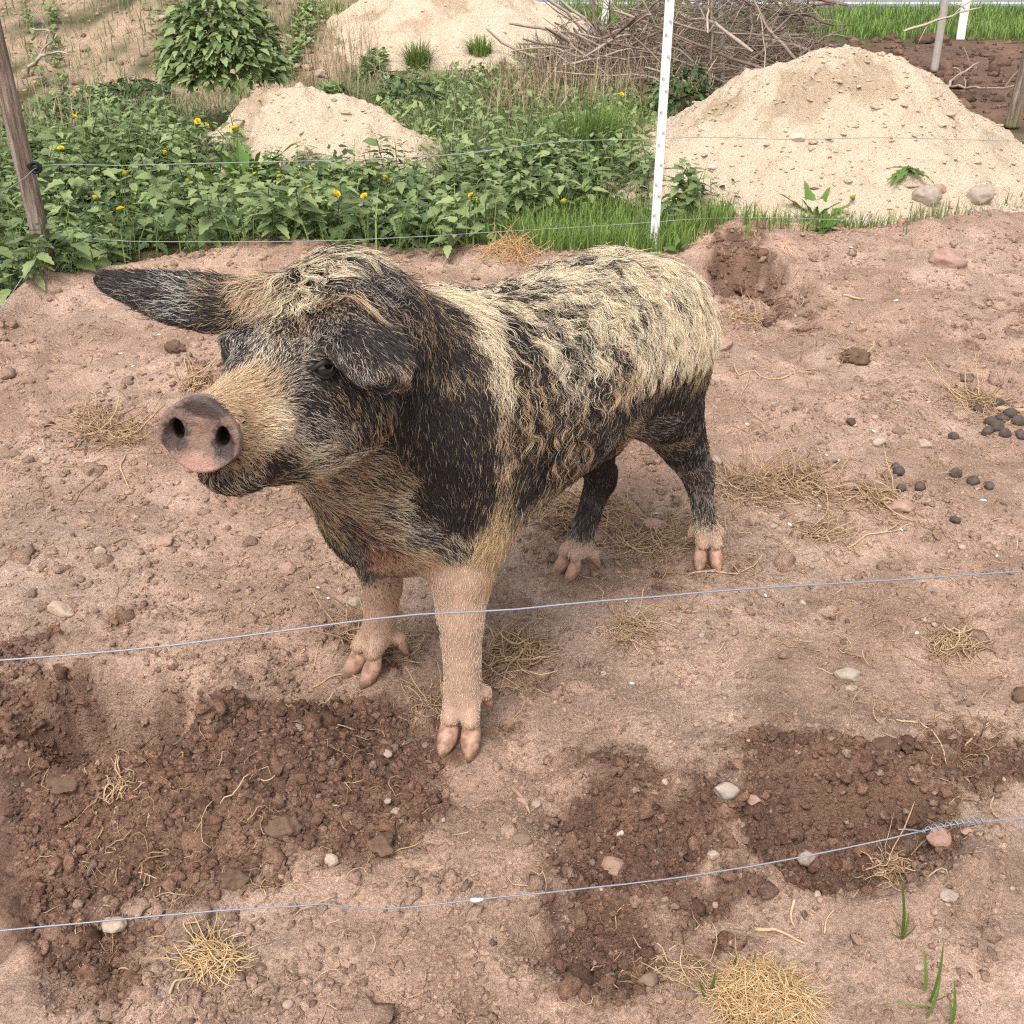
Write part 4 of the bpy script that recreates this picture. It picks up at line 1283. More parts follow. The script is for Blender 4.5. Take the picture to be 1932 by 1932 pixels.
def tangle(name, u, v, w, n, thick, mat, hgt, label, seed, cat='root tangle', group=None, length=1.6, curl=.36, tint=(0, 1)):
    r = np.random.default_rng(seed)
    p = on_ground(u, v)
    R_ = w / FPX * project(p)[2]
    g = Geo()
    for i in range(n):
        a, q = r.uniform(0, 6.28), R_ * math.sqrt(r.random()) * .8
        P0 = np.array([p[0] + q * math.cos(a), p[1] + q * math.sin(a) * .8])
        pts = wander(r, P0, R_ * length * r.uniform(.4, 1.1), 8, curl, r.uniform(-.1, .9) * hgt / R_ * .7)
        dome = np.clip(1 - ((pts[:, 0] - p[0]) ** 2 + (pts[:, 1] - p[1]) ** 2) / R_**2, 0, 1)
        pts[:, 2] += dome * hgt * r.random()
        add_tube(g, pts - p, thick * r.uniform(.6, 1.4), 4, r.uniform(*tint))
    return link(name, g.mesh(name, mat), loc=p, label=label, cat=cat, group=group)


for i, (u, v, w, n, th, h_, lab) in enumerate([
    (190, 815, 70, 70, .0013, .014, 'brown tangle of dry roots and grass clumps before a pinkish soil patch'),
    (235, 835, 38, 70, .0009, .014, 'reddish fine root mat beside the bigger root tangle'),
    (960, 1245, 75, 130, .0011, .020, 'reddish tangle of fine roots right behind the fore hoof'),
    (1195, 1195, 55, 60, .0009, .010, 'thin straw coloured root tangle just above the upper wire'),
    (1800, 1215, 42, 120, .0010, .026, 'golden ball of dry grass roots beyond the upper wire'),
    (1500, 915, 75, 90, .0012, .014, 'loose mat of pale roots beside the hind leg'),
    (1420, 920, 70, 90, .0011, .012, 'pale root mat around the heel of the hind foot'),
    (1650, 940, 60, 40, .0013, .012, 'forked pale roots beside the long pinkish stone'),
    (1100, 965, 80, 90, .0011, .010, 'mat of brown roots under the belly of the pig'),
    (1240, 1020, 80, 90, .0010, .010, 'loose brown roots between the two hind feet'),
    (1840, 760, 60, 60, .0012, .014, 'dry grass mat behind the dark droppings'),
    (1680, 1640, 38, 60, .0011, .022, 'small pale grass tuft growing at the lower wire'),
    (230, 1500, 34, 35, .0010, .020, 'small straw tuft on the dark soil beside the hollow'),
    (1560, 1010, 55, 45, .0011, .010, 'thin pale roots scattered beyond the upper wire'),
    (380, 722, 36, 90, .0012, .028, 'reddish brown root clod just behind the snout'),
    (1410, 555, 50, 40, .0012, .006, 'dark brown root mass in the hole behind the rump'),
    (1615, 672, 26, 60, .0012, .022, 'round knot of brown roots on the open soil'),
    (830, 1330, 60, 40, .0009, .008, 'wispy pale roots in front of the far forefoot'),
    (700, 1205, 80, 50, .0011, .010, 'brown roots trodden under the far forefoot'),
    (1290, 1830, 60, 40, .0008, .008, 'thin yellowish rootlets at the edge of the darkest soil'),
]):
    tangle('root_tangle', u, v, w, int(n * 1.5), th * (1.15 + .1 * (v < 1000)), m_root.m, h_, lab, 40 + i)
tangle('straw_tuft', 400, 1812, 62, 170, .0008, m_straw.m, .022, 'pale dried grass tuft lying on the dry soil below the lower wire', 81, 'straw tuft', length=1.2, curl=.22, tint=(.2, .9))
tangle('straw_tuft', 1440, 1895, 108, 1300, .00055, m_straw.m, .055, 'large golden mound of dead grass with green shoots at its side', 82, 'straw tuft', length=.62, curl=.20, tint=(.0, 1))
tangle('straw_tuft', 968, 480, 62, 260, .0011, m_straw.m, .06, 'orange brown dead grass clump on the soil ridge behind the pig', 83, 'straw tuft', length=.9, tint=(.0, .5))

# single roots and twigs that can be told apart
for i, (pl, rad, tint, lab) in enumerate([
    ([(160, 730), (180, 745), (178, 780), (160, 830), (140, 855)], .0028, .6, 'thick bent root lying on the root tangle'),
    ([(237, 860), (228, 885), (238, 910), (240, 932), (215, 935)], .0024, .8, 'pale crooked root below the reddish root mat'),
    ([(200, 884), (180, 905), (150, 930), (138, 955)], .0018, .1, 'thin dark straight twig on the bare soil'),
    ([(205, 1030), (235, 1018), (262, 1030)], .0020, .1, 'short curved dark twig above a pale pebble'),
    ([(1385, 690), (1395, 710), (1420, 700), (1440, 715), (1500, 705), (1545, 690)], .0026, .8, 'long pale root curling over the soil behind the rump'),
    ([(1415, 700), (1405, 735), (1395, 755), (1420, 780), (1450, 805)], .0022, .7, 'pale root hooked beside the long curling root'),
    ([(1300, 1085), (1340, 1080), (1390, 1085), (1430, 1060), (1440, 1045)], .0024, .75, 'pale root strand lying across the hind hoof'),
    ([(1600, 1035), (1640, 1010), (1680, 1005), (1720, 990)], .0024, .8, 'forked straw coloured root on the open soil'),
    ([(590, 1270), (600, 1225), (605, 1195)], .0012, .9, 'thin pale root standing in front of the far foreleg'),
    ([(590, 1300), (640, 1275), (700, 1290)], .0022, .6, 'pale root stub in front of the far forefoot'),
    ([(1690, 1360), (1730, 1365), (1765, 1390), (1785, 1445)], .0019, .9, 'long arched yellowish root on the brown mound'),
    ([(1425, 1757), (1470, 1760), (1500, 1775), (1520, 1785)], .0030, .9, 'thick pale broken root on the dry soil'),
    ([(1498, 1700), (1492, 1735), (1500, 1755)], .0026, .8, 'short upright root stub beside the broken root'),
    ([(1555, 1765), (1560, 1735), (1575, 1715)], .0018, .8, 'forked root tip on the dry soil'),
    ([(320, 1880), (330, 1855), (370, 1848)], .0022, .9, 'pale root below the dried grass tuft'),
    ([(490, 1465), (510, 1460), (535, 1455)], .0014, 1., 'small yellowish root on the dark mound'),
    ([(965, 1490), (985, 1510), (1000, 1540)], .0045, .45, 'thick split root lying beside small stones'),
    ([(1590, 560), (1612, 565), (1632, 567)], .0060, .75, 'pale splinter of wood on a small clod'),
    ([(1835, 715), (1790, 700), (1760, 685)], .0020, .4, 'thin brown root on the trampled soil'),
    ([(1880, 775), (1910, 778), (1960, 782)], .0090, .55, 'grey brown stick beside the droppings'),
    ([(1820, 1410), (1850, 1380), (1880, 1350)], .0020, .6, 'branching pale root on the brown mound'),
    ([(1880, 1545), (1868, 1525), (1880, 1500)], .0022, .7, 'pale root crossing the twisted wire joint'),
    ([(905, 1270), (925, 1300), (970, 1300), (985, 1340), (960, 1365)], .0016, .75, 'looping pale root beside the fore hoof'),
]):
    P_ = np.array([on_ground(u, v) for u, v in pl])
    P_ = spline_pts(P_, 14)
    P_[:, 2] = hq(P_[:, 0], P_[:, 1]) + rad * .8 + .002
    c0 = P_[0].copy()
    g = Geo(); add_tube(g, P_ - c0, rad * np.linspace(1.1, .6, 14), 6, tint)
    if i in (4, 7, 20, 13):
        k = P_[7]; add_tube(g, spline_pts([k - c0, k + (.04, .025, .004) - c0, k + (.07, .06, .003) - c0], 7), rad * .6, 5, tint)
    link('twig' if 'twig' in lab or 'stick' in lab or 'splinter' in lab else 'loose_root', g.mesh('loose_root', m_root.m), loc=c0, label=lab, cat='twig' if 'twig' in lab or 'stick' in lab or 'splinter' in lab else 'root')

# ================================================================== wires and posts
m_wire = Mat('galvanised_wire')
m_wire.set((.27, .29, .33), .5, Metallic=.4)
m_wire_old = Mat('old_wire'); m_wire_old.set((.30, .35, .31), .6, Metallic=.3)


def plane_hit(u, v, a, b):
    """where a pixel's ray meets the upright plane through ground points a and b"""
    d = ray(u, v); a = np.asarray(a, float); b = np.asarray(b, float)
    n = np.array([-(b - a)[1], (b - a)[0], 0])
    o = np.array([0, 0, CAMZ])
    t = (np.r_[a[:2], 0] - o) @ n / (d @ n)
    return o + d * t


def wire(px, a, b, rad, mat, label, n=90, ext=(2.0, 2.0), extra=None, jitter=.0012, seed=0):
    P_ = [plane_hit(u, v, a, b) for u, v in px]
    P_ = np.array(P_)
    d0 = P_[0] - P_[1]; d1 = P_[-1] - P_[-2]
    if ext[0]: P_ = np.vstack([P_[0] + d0 / np.linalg.norm(d0) * ext[0] * np.array([1, 1, .3]), P_])
    if ext[1]: P_ = np.vstack([P_, P_[-1] + d1 / np.linalg.norm(d1) * ext[1] * np.array([1, 1, .3])])
    Q = spline_pts(P_, n)
    r = np.random.default_rng(seed)
    Q[:, 2] += jitter * np.convolve(r.normal(size=n + 6), np.ones(7) / 7, 'valid')[:n] * 2
    V_, F_ = tube(Q - P_[0], rad, 8)
    return link('fence_wire', make_mesh('fence_wire', V_, F_, mat), loc=P_[0], label=label, cat='wire'), P_[0]


NA, NB = (0, 1.10), (1, 1.24)
wire([(0, 1245), (160, 1232), (330, 1215), (480, 1196), (600, 1180), (720, 1165), (830, 1156), (920, 1154), (1100, 1137), (1250, 1125), (1400, 1112), (1640, 1097), (1800, 1086), (1932, 1077)], NA, NB, .00118, m_wire.m,
     'upper strand of plain silver wire stretched across the front of the pen', seed=1)
lw, lo = wire([(0, 1757), (200, 1737), (400, 1718), (560, 1709), (640, 1706), (662, 1713), (690, 1717), (740, 1714), (900, 1697), (1180, 1668), (1400, 1637), (1522, 1615), (1700, 1577), (1790, 1556), (1860, 1548), (1932, 1543)], NA, NB, .00118, m_wire.m,
     'lower strand of silver wire with a kink and a twisted joint', n=150, seed=2)
# the twisted joint and its loose end are parts of the lower strand
J = spline_pts([plane_hit(u, v, NA, NB) for u, v in ((1740, 1568), (1790, 1556), (1860, 1548))], 90)
s_ = np.linspace(0, 1, 90)
tw = J + .0034 * (np.outer(np.cos(s_ * 62), (0, 0, 1)) + np.outer(np.sin(s_ * 62), (.14, -1, 0))) * (1 + .6 * np.sin(s_ * 9) ** 2)[:, None]
V_, F_ = tube(tw - lo, .0011, 6)
link('wire_joint', make_mesh('wire_joint', V_, F_, m_wire.m), lw)
V_, F_ = tube(spline_pts([plane_hit(u, v, NA, NB) + (0, -.004, 0) for u, v in ((1745, 1567), (1720, 1562), (1693, 1561))], 8) - lo, .0011, 6)
link('wire_end', make_mesh('wire_end', V_, F_, m_wire.m), lw)
m_plas = Mat('white_plastic'); m_plas.set(m_plas.mix(m_plas.mapr(m_plas.noise(30, 4), .5, .75, 0, .6), (.80, .80, .78), (.52, .52, .48)), .45)
V_, F_ = tube(spline_pts([plane_hit(u, v, NA, NB) + (0, -.003, .002) for u, v in ((888, 1696), (898, 1697), (912, 1695))], 6) - lo, [.002, .003, .0034, .003, .0026, .0012], 8)
link('wire_clip', make_mesh('wire_clip', V_, F_, m_plas.m), lw)

# far fence: one timber post, one white plastic post, two wires
PL0 = on_z(104, 552); PW0 = on_z(1232, 486)
m_wood = Mat('weathered_timber')
wl = m_wood.n('Mapping'); wl.inputs['Scale'].default_value = (14, 14, 1.2)
m_wood.l(m_wood.local(), wl.inputs['Vector'])
wg = m_wood.noise(3, 8, .7, wl.outputs[0])
cw = m_wood.ramp(wg, [(.30, (.05, .032, .026)), (.47, (.20, .145, .115)), (.62, (.38, .31, .265))])
mossf = m_wood.mapr(m_wood.n('SeparateXYZ').outputs[2], 0, .25, 1, 0)
sx = [n_ for n_ in m_wood.t.nodes if n_.bl_idname == 'ShaderNodeSeparateXYZ'][0]; m_wood.l(m_wood.local(), sx.inputs[0])
m_wood.set(m_wood.mix(m_wood.math('MULTIPLY', mossf, m_wood.mapr(m_wood.noise(18, 4), .4, .6, 0, .8)), cw, (.20, .19, .05)), .9)
m_wood.bump(wg, .9, .02)


def timber(base, top, r0, r1, label, seed=0, mat=None):
    n = 30
    ax = top - base
    P_ = base + np.outer(np.linspace(0, 1, n), ax)
    V_, F_ = tube(P_ - base, np.linspace(r0, r1, n), 22)
    q = V_[:-2]
    ang = np.arctan2(q[:, 1] - (q[:, 2] / ax[2]) * ax[1], q[:, 0] - (q[:, 2] / ax[2]) * ax[0])
    wob = 1 + .06 * noise3(np.stack([np.cos(ang) * 1.4, np.sin(ang) * 1.4, q[:, 2] * 2.2], 1), seed) + .035 * noise3(np.stack([np.cos(ang) * 6, np.sin(ang) * 6, q[:, 2] * 1.2], 1), seed + 3)
    crack = np.exp(-((ang + 1.2 + .15 * np.sin(q[:, 2] * 5)) / .12) ** 2) * .14
    cen = np.outer(q[:, 2] / ax[2], ax)
    V_[:-2] = cen + (q - cen) * (wob - crack)[:, None]
    return link('fence_post', make_mesh('fence_post', V_, F_, (mat or m_wood).m), loc=base, label=label, cat='post')


pb = PL0 - (0, 0, .12)
ptop = at_y(-38, -40, PL0[1] - .02)
post = timber(pb, pb + (ptop - pb) * 1.0, .038, .036, 'weathered round timber fence post with two black insulators', 5)
m_blk = Mat('black_plastic').set((.012, .012, .013), .45)


def to_post(o, base):
    o.location = (0, 0, 0)
    return o


INS = []
for (u, v) in ((72, 315), (104, 450)):
    q = at_y(u, v, PL0[1] - .045)
    g = Geo()
    V_, F_ = tube(np.array([q - (.05, -.02, 0), q - (.02, .0, 0), q, q + (.012, 0, 0)]), [.008, .016, .018, .011], 10, cap=False); g.add(V_, np.array(F_))
    th = np.linspace(0, 6.28, 15)
    V_, F_ = tube(np.stack([q[0] - .006 + .020 * np.cos(th), np.full(15, q[1] - .012), q[2] + .020 * np.sin(th)], 1), .006, 6, cap=False); g.add(V_, np.array(F_))
    V_ = np.concatenate(g.V) - pb
    ino = link('insulator', make_mesh('insulator', V_, np.concatenate(g.F), m_blk.m), post)
    INS.append(q)
A_, B_ = PL0[:2], PW0[:2]


def far_wire(px, label, start, seed, lead):
    P_ = [plane_hit(u, v, A_, B_) for u, v in px]
    P_ = np.vstack([lead, [start], np.array(P_)])
    Q = spline_pts(P_, 160)
    V_, F_ = tube(Q - P_[0], .0016, 6)
    return link('fence_wire', make_mesh('fence_wire', V_, F_, m_wire_old.m), loc=P_[0], label=label, cat='wire')


far_wire([(240, 312), (470, 306), (640, 302), (870, 290), (1050, 268), (1236, 262), (1310, 259), (1500, 263), (1650, 260), (1932, 266), (2200, 262)],
         'upper grey wire of the fence behind the pig, above the weeds', INS[0] - (0, .01, 0), 1, [at_y(-70, 430, 3.5), at_y(0, 367, 3.95), at_y(48, 334, 4.25)])
far_wire([(240, 455), (480, 456), (620, 454), (780, 447), (960, 436), (1100, 428), (1222, 420), (1300, 414), (1440, 411), (1620, 416), (1932, 420), (2200, 420)],
         'lower grey wire of the fence behind the pig, low over the weeds', INS[1] - (0, .01, 0), 2, [at_y(-60, 670, 3.3), at_y(0, 588, 3.7), at_y(60, 500, 4.15)])

# white plastic post with moulded pins
def plastic_post(base, hgt, label, lean=(0, 0), w=.019, pins=True):
    root = link('plastic_post', None, loc=base, label=label, cat='post')
    n = 2
    def bar(x0, x1, y0, y1, z0, z1):
        V_ = np.array([(x, y, z) for z in (z0, z1) for x, y in ((x0, y0), (x1, y0), (x1, y1), (x0, y1))], float)
        V_[:, 0] += lean[0] * V_[:, 2]; V_[:, 1] += lean[1] * V_[:, 2]
        return V_, np.array([(3, 2, 1, 0), (4, 5, 6, 7), (0, 1, 5, 4), (1, 2, 6, 5), (2, 3, 7, 6), (3, 0, 4, 7)])
    V_, F_ = bar(-w, w, -.004, .004, -.15, hgt); g = Geo(); g.add(V_, F_)
    V_, F_ = bar(-.004, .004, .004, .016, -.15, hgt); g.add(V_, F_)
    V_, F_ = bar(-w, -w + .006, -.009, -.004, -.15, hgt); g.add(V_, F_)
    link('shaft', g.mesh('shaft', m_plas.m, smooth=False), root)
    if pins:
        g = Geo(); V_, F_ = bar(-.002, .009, -.010, -.004, 0, .006); g.add(V_, F_)
        V_, F_ = bar(.005, .009, -.014, -.010, -.003, .007); g.add(V_, F_)
        pm_ = g.mesh('pin', m_pin.m, smooth=False)
        z = .06; k = 0
        while z < hgt - .02:
            link('pin', pm_, root, loc=(lean[0] * z + (.004 if k % 2 else -.012), lean[1] * z, z)); z += .085 if k % 3 else .05; k += 1
    return root


m_pin = Mat('grey_pin').set((.50, .50, .52), .5)
plastic_post(PW0, 1.35, 'tall white plastic fence post with moulded wire pins')
for (ub, vb, ut, vt, y, lab) in ((1811, 78, 1826, -20, None, 'white post standing at the grass verge beyond the sand pile'),
                                 (1140, 46, 1150, -20, None, 'white post partly hidden behind the brush pile'),
                                 (586, 20, 585, -20, None, 'short white post at the edge of the road beyond the bank')):
    b0 = on_z(ub, vb); t0 = at_y(ut, vt, b0[1])
    plastic_post(b0, max(.6, t0[2] + .4), lab, lean=(((t0 - b0)[0]) / max(.3, t0[2]), 0), w=.045, pins=False)
m_pole = Mat('peeled_pole'); m_pole.set(m_pole.mix(m_pole.noise(14, 6), (.52, .48, .43), (.33, .29, .25)), .8); m_pole.bump(m_pole.noise(60, 4), .5, .006)
b0 = on_z(1762, 135); t0 = at_y(1790, -40, b0[1])
timber(b0, t0, .035, .032, 'leaning pale peeled pole behind the sand pile', 8, m_pole)
b0 = on_z(1908, 240); t0 = at_y(1945, 90, b0[1])
timber(b0, t0, .05, .045, 'brown wooden stake at the end of the ploughed soil', 9)
b0 = on_z(1365, 168); t0 = at_y(1357, -40, b0[1])
timber(b0, t0, .022, .02, 'thin yellowish pole standing in the brush pile', 10, m_pole)
# ================================================================== sand piles
m_sand = Mat('sand')
sv = m_sand.mix(m_sand.mapr(m_sand.noise(9, 6, .65), .3, .7, 0, 1), (.68, .55, .42), (.59, .46, .335))
sv = m_sand.mix(m_sand.mapr(m_sand.noise(70, 4, .7), .50, .68, 0, .55), sv, (.43, .31, .20))
sv = m_sand.mix(m_sand.attr('tint'), sv, (.36, .255, .16))
m_sand.set(sv, .95); m_sand.b.inputs['Specular IOR Level'].default_value = .1
m_sand.bump(m_sand.noise(30, 6, .7), .8, .03); m_sand.bump(m_sand.noise(140, 4, .7), .6, .008)


def sand_pile(cx, cy, rx, ry, hgt, plateau, label, seed, rot=0.0, skew=0.0, flakes=900):
    root = link('sand_pile', None, loc=(cx, cy, float(hq(cx, cy)) - bank(np.array([cx]), np.array([cy]))[0] * 0), label=label, cat='sand pile')
    nt, nr = 200, 90
    th = np.linspace(0, 2 * math.pi, nt, endpoint=False)
    rr = np.linspace(0, 1.06, nr)
    T_, R_ = np.meshgrid(th, rr)
    wob = 1 + .13 * fbm2(np.cos(T_) * 1.6 + seed, np.sin(T_) * 1.6, 3, seed)
    X = np.cos(T_) * R_ * rx * wob; Y = np.sin(T_) * R_ * ry * wob
    h = np.interp(R_, *smooth_curve([0, plateau * .6, plateau, .6, .85, 1.0, 1.06], [1.0, .99, .93, .42, .12, -.02, -.10]))
    X = X + skew * h
    n_ = fbm2(X * 3 + seed, Y * 3, 4, seed + 1)
    n2_ = fbm2(X * 11, Y * 11, 4, seed + 2)
    n3_ = fbm2(X * 34, Y * 34, 3, seed + 3)
    Z = hgt * h + (.045 * n_ + .018 * n2_ + .008 * n3_) * sstep(-.05, .15, h)
    # slumped crust: broken darker patch
    dark = sstep(.25, .8, fbm2(X * 2.6 + 4, Y * 2.6 + seed, 4, seed + 7) + .25 * n2_) * sstep(.2, .5, h)
    Z = Z - .02 * dark + .012 * dark * n3_
    ca, sa = math.cos(rot), math.sin(rot)
    V_ = np.stack([X * ca - Y * sa, X * sa + Y * ca, Z], -1).reshape(-1, 3)
    i = (np.arange(nr - 1)[:, None] * nt + np.arange(nt)[None]).ravel()
    j = (np.arange(nr - 1)[:, None] * nt + (np.arange(nt)[None] + 1) % nt).ravel()
    F_ = np.stack([i, i + nt, j + nt, j], 1)
    link('heap', make_mesh('heap', V_, F_, m_sand.m, attrs={'tint': (dark * .55).ravel()}), root)
    r = np.random.default_rng(seed)
    Vg = V_.reshape(nr, nt, 3)
    g = Geo(); B = CB0
    for k in range(flakes):
        a, b = int(nr * .95 * math.sqrt(r.random())), r.integers(nt)
        p = Vg[a, b]; s = .0038 * math.exp(r.normal(0, .65)) * (1 + rx * .2)
        q = B * (1 + .25 * r.normal(size=(12, 1))) * np.array([1.3, 1, .5]) * s
        an = r.uniform(0, 6.28); c_, s_ = math.cos(an), math.sin(an)
        q = np.stack([q[:, 0] * c_ - q[:, 1] * s_, q[:, 0] * s_ + q[:, 1] * c_, q[:, 2]], 1)
        g.add(q + p + (0, 0, s * .1), CF0, r.random() * .2)
    link('sand_flakes', g.mesh('sand_flakes', m_sand.m, smooth=False), root, kind='stuff')
    return root, V_ + np.array(root.location)


_, BIGV = sand_pile(1.93, 6.72, 1.36, 1.30, .625, .25, 'tall pale sand pile rising behind the white plastic post', 11, skew=-.05, flakes=3600)
sand_pile(-1.14, 6.98, .92, .60, .37, .32, 'low long sand heap among the nettles', 12, rot=-.38, skew=-.16, flakes=700)
_, MNDV = sand_pile(-.55, 11.2, 1.75, 1.3, .56, .20, 'sand mound with two green grass tufts beside the brush pile', 13, flakes=700)
bigtree = BVHTree.FromPolygons([tuple(v) for v in BIGV.tolist()], [(i * 200 + j, (i + 1) * 200 + j, (i + 1) * 200 + (j + 1) % 200, i * 200 + (j + 1) % 200) for i in range(89) for j in range(200)])


mndtree = BVHTree.FromPolygons([tuple(v) for v in MNDV.tolist()], [(i * 200 + j, (i + 1) * 200 + j, (i + 1) * 200 + (j + 1) % 200, i * 200 + (j + 1) % 200) for i in range(89) for j in range(200)])


def on_mound(u, v):
    p = mndtree.ray_cast(EYE0, Vector(ray(u, v)).normalized())[0]
    return np.array(p) if p is not None else on_ground(u, v)


def on_pile(u, v):
    d = Vector(ray(u, v)).normalized()
    p = bigtree.ray_cast(EYE0, d)[0]
    return np.array(p) if p is not None else on_ground(u, v)


for i, (u, v, w, hh, kd_, lab, f_) in enumerate([
    (1505, 263, 13, .8, 'white', 'white lump of stone on the flank of the tall sand pile', on_pile),
    (1345, 318, 10, .7, 'white', 'small white stone low on the tall sand pile', on_pile),
    (1650, 205, 11, .6, 'pale', 'cream stone high on the tall sand pile', on_pile),
    (1850, 378, 28, .9, 'grey', 'large grey boulder at the foot of the tall sand pile', on_pile),
    (1748, 377, 27, .9, 'grey', 'rounded grey stone resting against the foot of the tall sand pile', on_pile),
    (1772, 360, 14, .8, 'pink', 'pinkish stone touching the rounded grey stone', on_pile),
    (1685, 417, 20, .6, 'pale', 'flat pale stone where the sand pile meets the soil', on_ground),
    (1208, 425, 19, 1.0, 'grey', 'grey upright stone beside the white plastic post', on_ground),
    (945, 125, 15, 1.1, 'pale', 'cream egg shaped stone at the foot of the sand mound', on_mound),
    (1195, 178, 26, .6, 'grey', 'pale flat rock beside the brush pile', on_ground),
    (1150, 160, 20, .4, 'pale', 'thin pale slab lying before the brush pile', on_ground),
    (895, 268, 15, .7, 'pale', 'rounded pale stone at the bare sandy patch', on_ground),
    (110, 178, 18, .4, 'pale', 'flat cream stone at the foot of the bank', on_ground),
    (305, 35, 9, .7, 'pale', 'cream stone on the sandy bank beside the leafy bush', on_ground),
    (328, 45, 6, .7, 'pale', 'small white stone on the sandy bank by the leafy bush', on_ground),
    (605, 142, 11, .9, 'pale', 'pale lump of stone among dry stalks', on_ground),
    (1445, 472, 14, .6, 'pink', 'pinkish stone on the soil ridge by the dark hole', on_ground),
]):
    p = f_(u, v); a = w / FPX * project(p)[2]
    rr_ = np.random.default_rng(700 + i)
    link('stone', rock_mesh('stone', 700 + i, RM[kd_], (a, a * .8, a * hh * .8), 7, 3), loc=(p[0], p[1], p[2] + a * hh * .3), rot=(0, 0, rr_.uniform(-.6, .6)), label=lab, cat='stone')

# ================================================================== leaves and grass
def leaf_mat(name, c1, c2, rough=.5, trans=.25):
    m = Mat(name)
    oi = m.n('ObjectInfo').outputs['Random']
    f = m.math('ADD', m.attr('tint'), m.math('MULTIPLY', m.math('SUBTRACT', oi, .5), .5), True)
    c = m.mix(f, c1, c2)
    m.set(c, rough); m.b.inputs['Specular IOR Level'].default_value = .35
    tr = m.n('BsdfTranslucent'); m.l(c, tr.inputs['Color'])
    mx = m.n('MixShader'); mx.inputs[0].default_value = trans
    m.l(m.b.outputs[0], mx.inputs[1]); m.l(tr.outputs[0], mx.inputs[2]); m.l(mx.outputs[0], m.out.inputs['Surface'])
    return m.m


m_nettle = leaf_mat('nettle_leaf', (.105, .160, .058), (.33, .40, .165))
m_dark = leaf_mat('dark_leaf', (.045, .085, .028), (.125, .19, .07))
m_stem = leaf_mat('green_stem', (.10, .12, .05), (.16, .19, .075), .6, .1)
m_grass = leaf_mat('grass_blade', (.085, .15, .03), (.27, .38, .10), .5, .3)
m_grassd = leaf_mat('dull_grass', (.13, .16, .06), (.36, .36, .19), .6, .3)
m_dand = leaf_mat('dandelion_leaf', (.06, .13, .02), (.17, .28, .06), .45, .3)
m_yellow = Mat('dandelion_flower').set((.85, .62, .02), .6).m
m_dry = Mat('dry_stalk'); m_dry.set(m_dry.mix(m_dry.attr('tint'), (.24, .16, .10), (.52, .41, .27)), .8); m_dry = m_dry.m

NLF = 9


def leaf_geo(length=1.0, width=.62, teeth=.07, fold=.25, droop=.35, nl=NLF):
    """an ovate toothed leaf along +X, centre line and two edges"""
    s = np.linspace(0, 1, nl)
    w = width * .5 * np.sin(np.pi * s ** .62) ** .85 * (1 - .12 * s)
    w[0] = .035; w[-1] = .004
    w = w * (1 + teeth * np.where(np.arange(nl) % 2 == 0, -1, 1.2) * (np.arange(nl) > 0))
    z = -droop * s**2 * length * .6
    sh = np.where(np.arange(nl) % 2 == 1, .03, -.01)
    M = np.stack([s * length, np.zeros(nl), z], 1)
    Lf = np.stack([(s + sh) * length, w * length, z + fold * w * length], 1)
    Rt = np.stack([(s + sh) * length, -w * length, z + fold * w * length], 1)
    V_ = np.concatenate([M, Lf, Rt])
    F_ = [(i, i + 1, nl + i + 1, nl + i) for i in range(nl - 1)] + [(i + 1, i, 2 * nl + i, 2 * nl + i + 1) for i in range(nl - 1)]
    return V_, np.array(F_)


def rotm(az, pit, roll=0.0):
    return np.array(Matrix.Rotation(az, 3, 'Z') @ Matrix.Rotation(-pit, 3, 'Y') @ Matrix.Rotation(roll, 3, 'X'))


LV, LF_ = leaf_geo(1.0, .54, .12)
leaf_meshes = []
for k in range(4):
    v_, f_ = leaf_geo(1, .48 + .06 * k, .13, .12 + .12 * k, .15 + .18 * k)
    leaf_meshes.append(make_mesh('leaf', v_, f_, m_nettle, attrs={'tint': np.full(len(v_), .25 + .2 * k)}))


def nettle_layout(r, hgt, size):
    """leaf placements up one stem: (position on stem, azimuth, pitch, roll, length)"""
    bend = r.normal(0, .10, 2)
    stem = np.array([[bend[0] * s * s * hgt * 2, bend[1] * s * s * hgt * 2, hgt * s] for s in np.linspace(0, 1, 7)])
    nodes = 8
    out = []
    a0 = r.uniform(0, 3.14)
    for k in range(nodes):
        s = .22 + .78 * (k / (nodes - 1)) ** .9
        p = np.array([np.interp(s, np.linspace(0, 1, 7), stem[:, j]) for j in range(3)])
        L_ = size * (1.0 if k < nodes - 2 else .7 if k == nodes - 2 else .42) * r.uniform(.8, 1.15) * (.75 if k == 0 else 1)
        for q in (0, math.pi):
            out.append((p, a0 + k * math.pi / 2 + q + r.normal(0, .25), r.uniform(-.45, .25) + .35 * (k / nodes) ** 2, r.normal(0, .25), L_))
    return stem, out


def nettle(p, hgt, size, seed, parts, label, group, name='nettle'):
    r = np.random.default_rng(seed)
    root = link(name, None, loc=p, label=label, cat='nettle', group=group)
    stem, lay = nettle_layout(r, hgt, size)
    g = Geo(); add_tube(g, stem, .0032 * hgt / .35, 4, r.random())
    link('stem', g.mesh('stem', m_stem), root)
    if parts:
        for (q, az, pit, ro, L_) in lay:
            link('leaf', leaf_meshes[r.integers(4)], root, loc=q + np.array([math.cos(az), math.sin(az), .2]) * .012, rot=Matrix(rotm(az, pit, ro).tolist()).to_euler(), scale=L_)
    else:
        g = Geo()
        for (q, az, pit, ro, L_) in lay:
            g.add((LV * L_) @ rotm(az, pit, ro).T + q + np.array([math.cos(az), math.sin(az), .2]) * .012, LF_, r.uniform(.05, .95))
        link('foliage', g.mesh('foliage', m_nettle), root, kind='stuff')
    return root


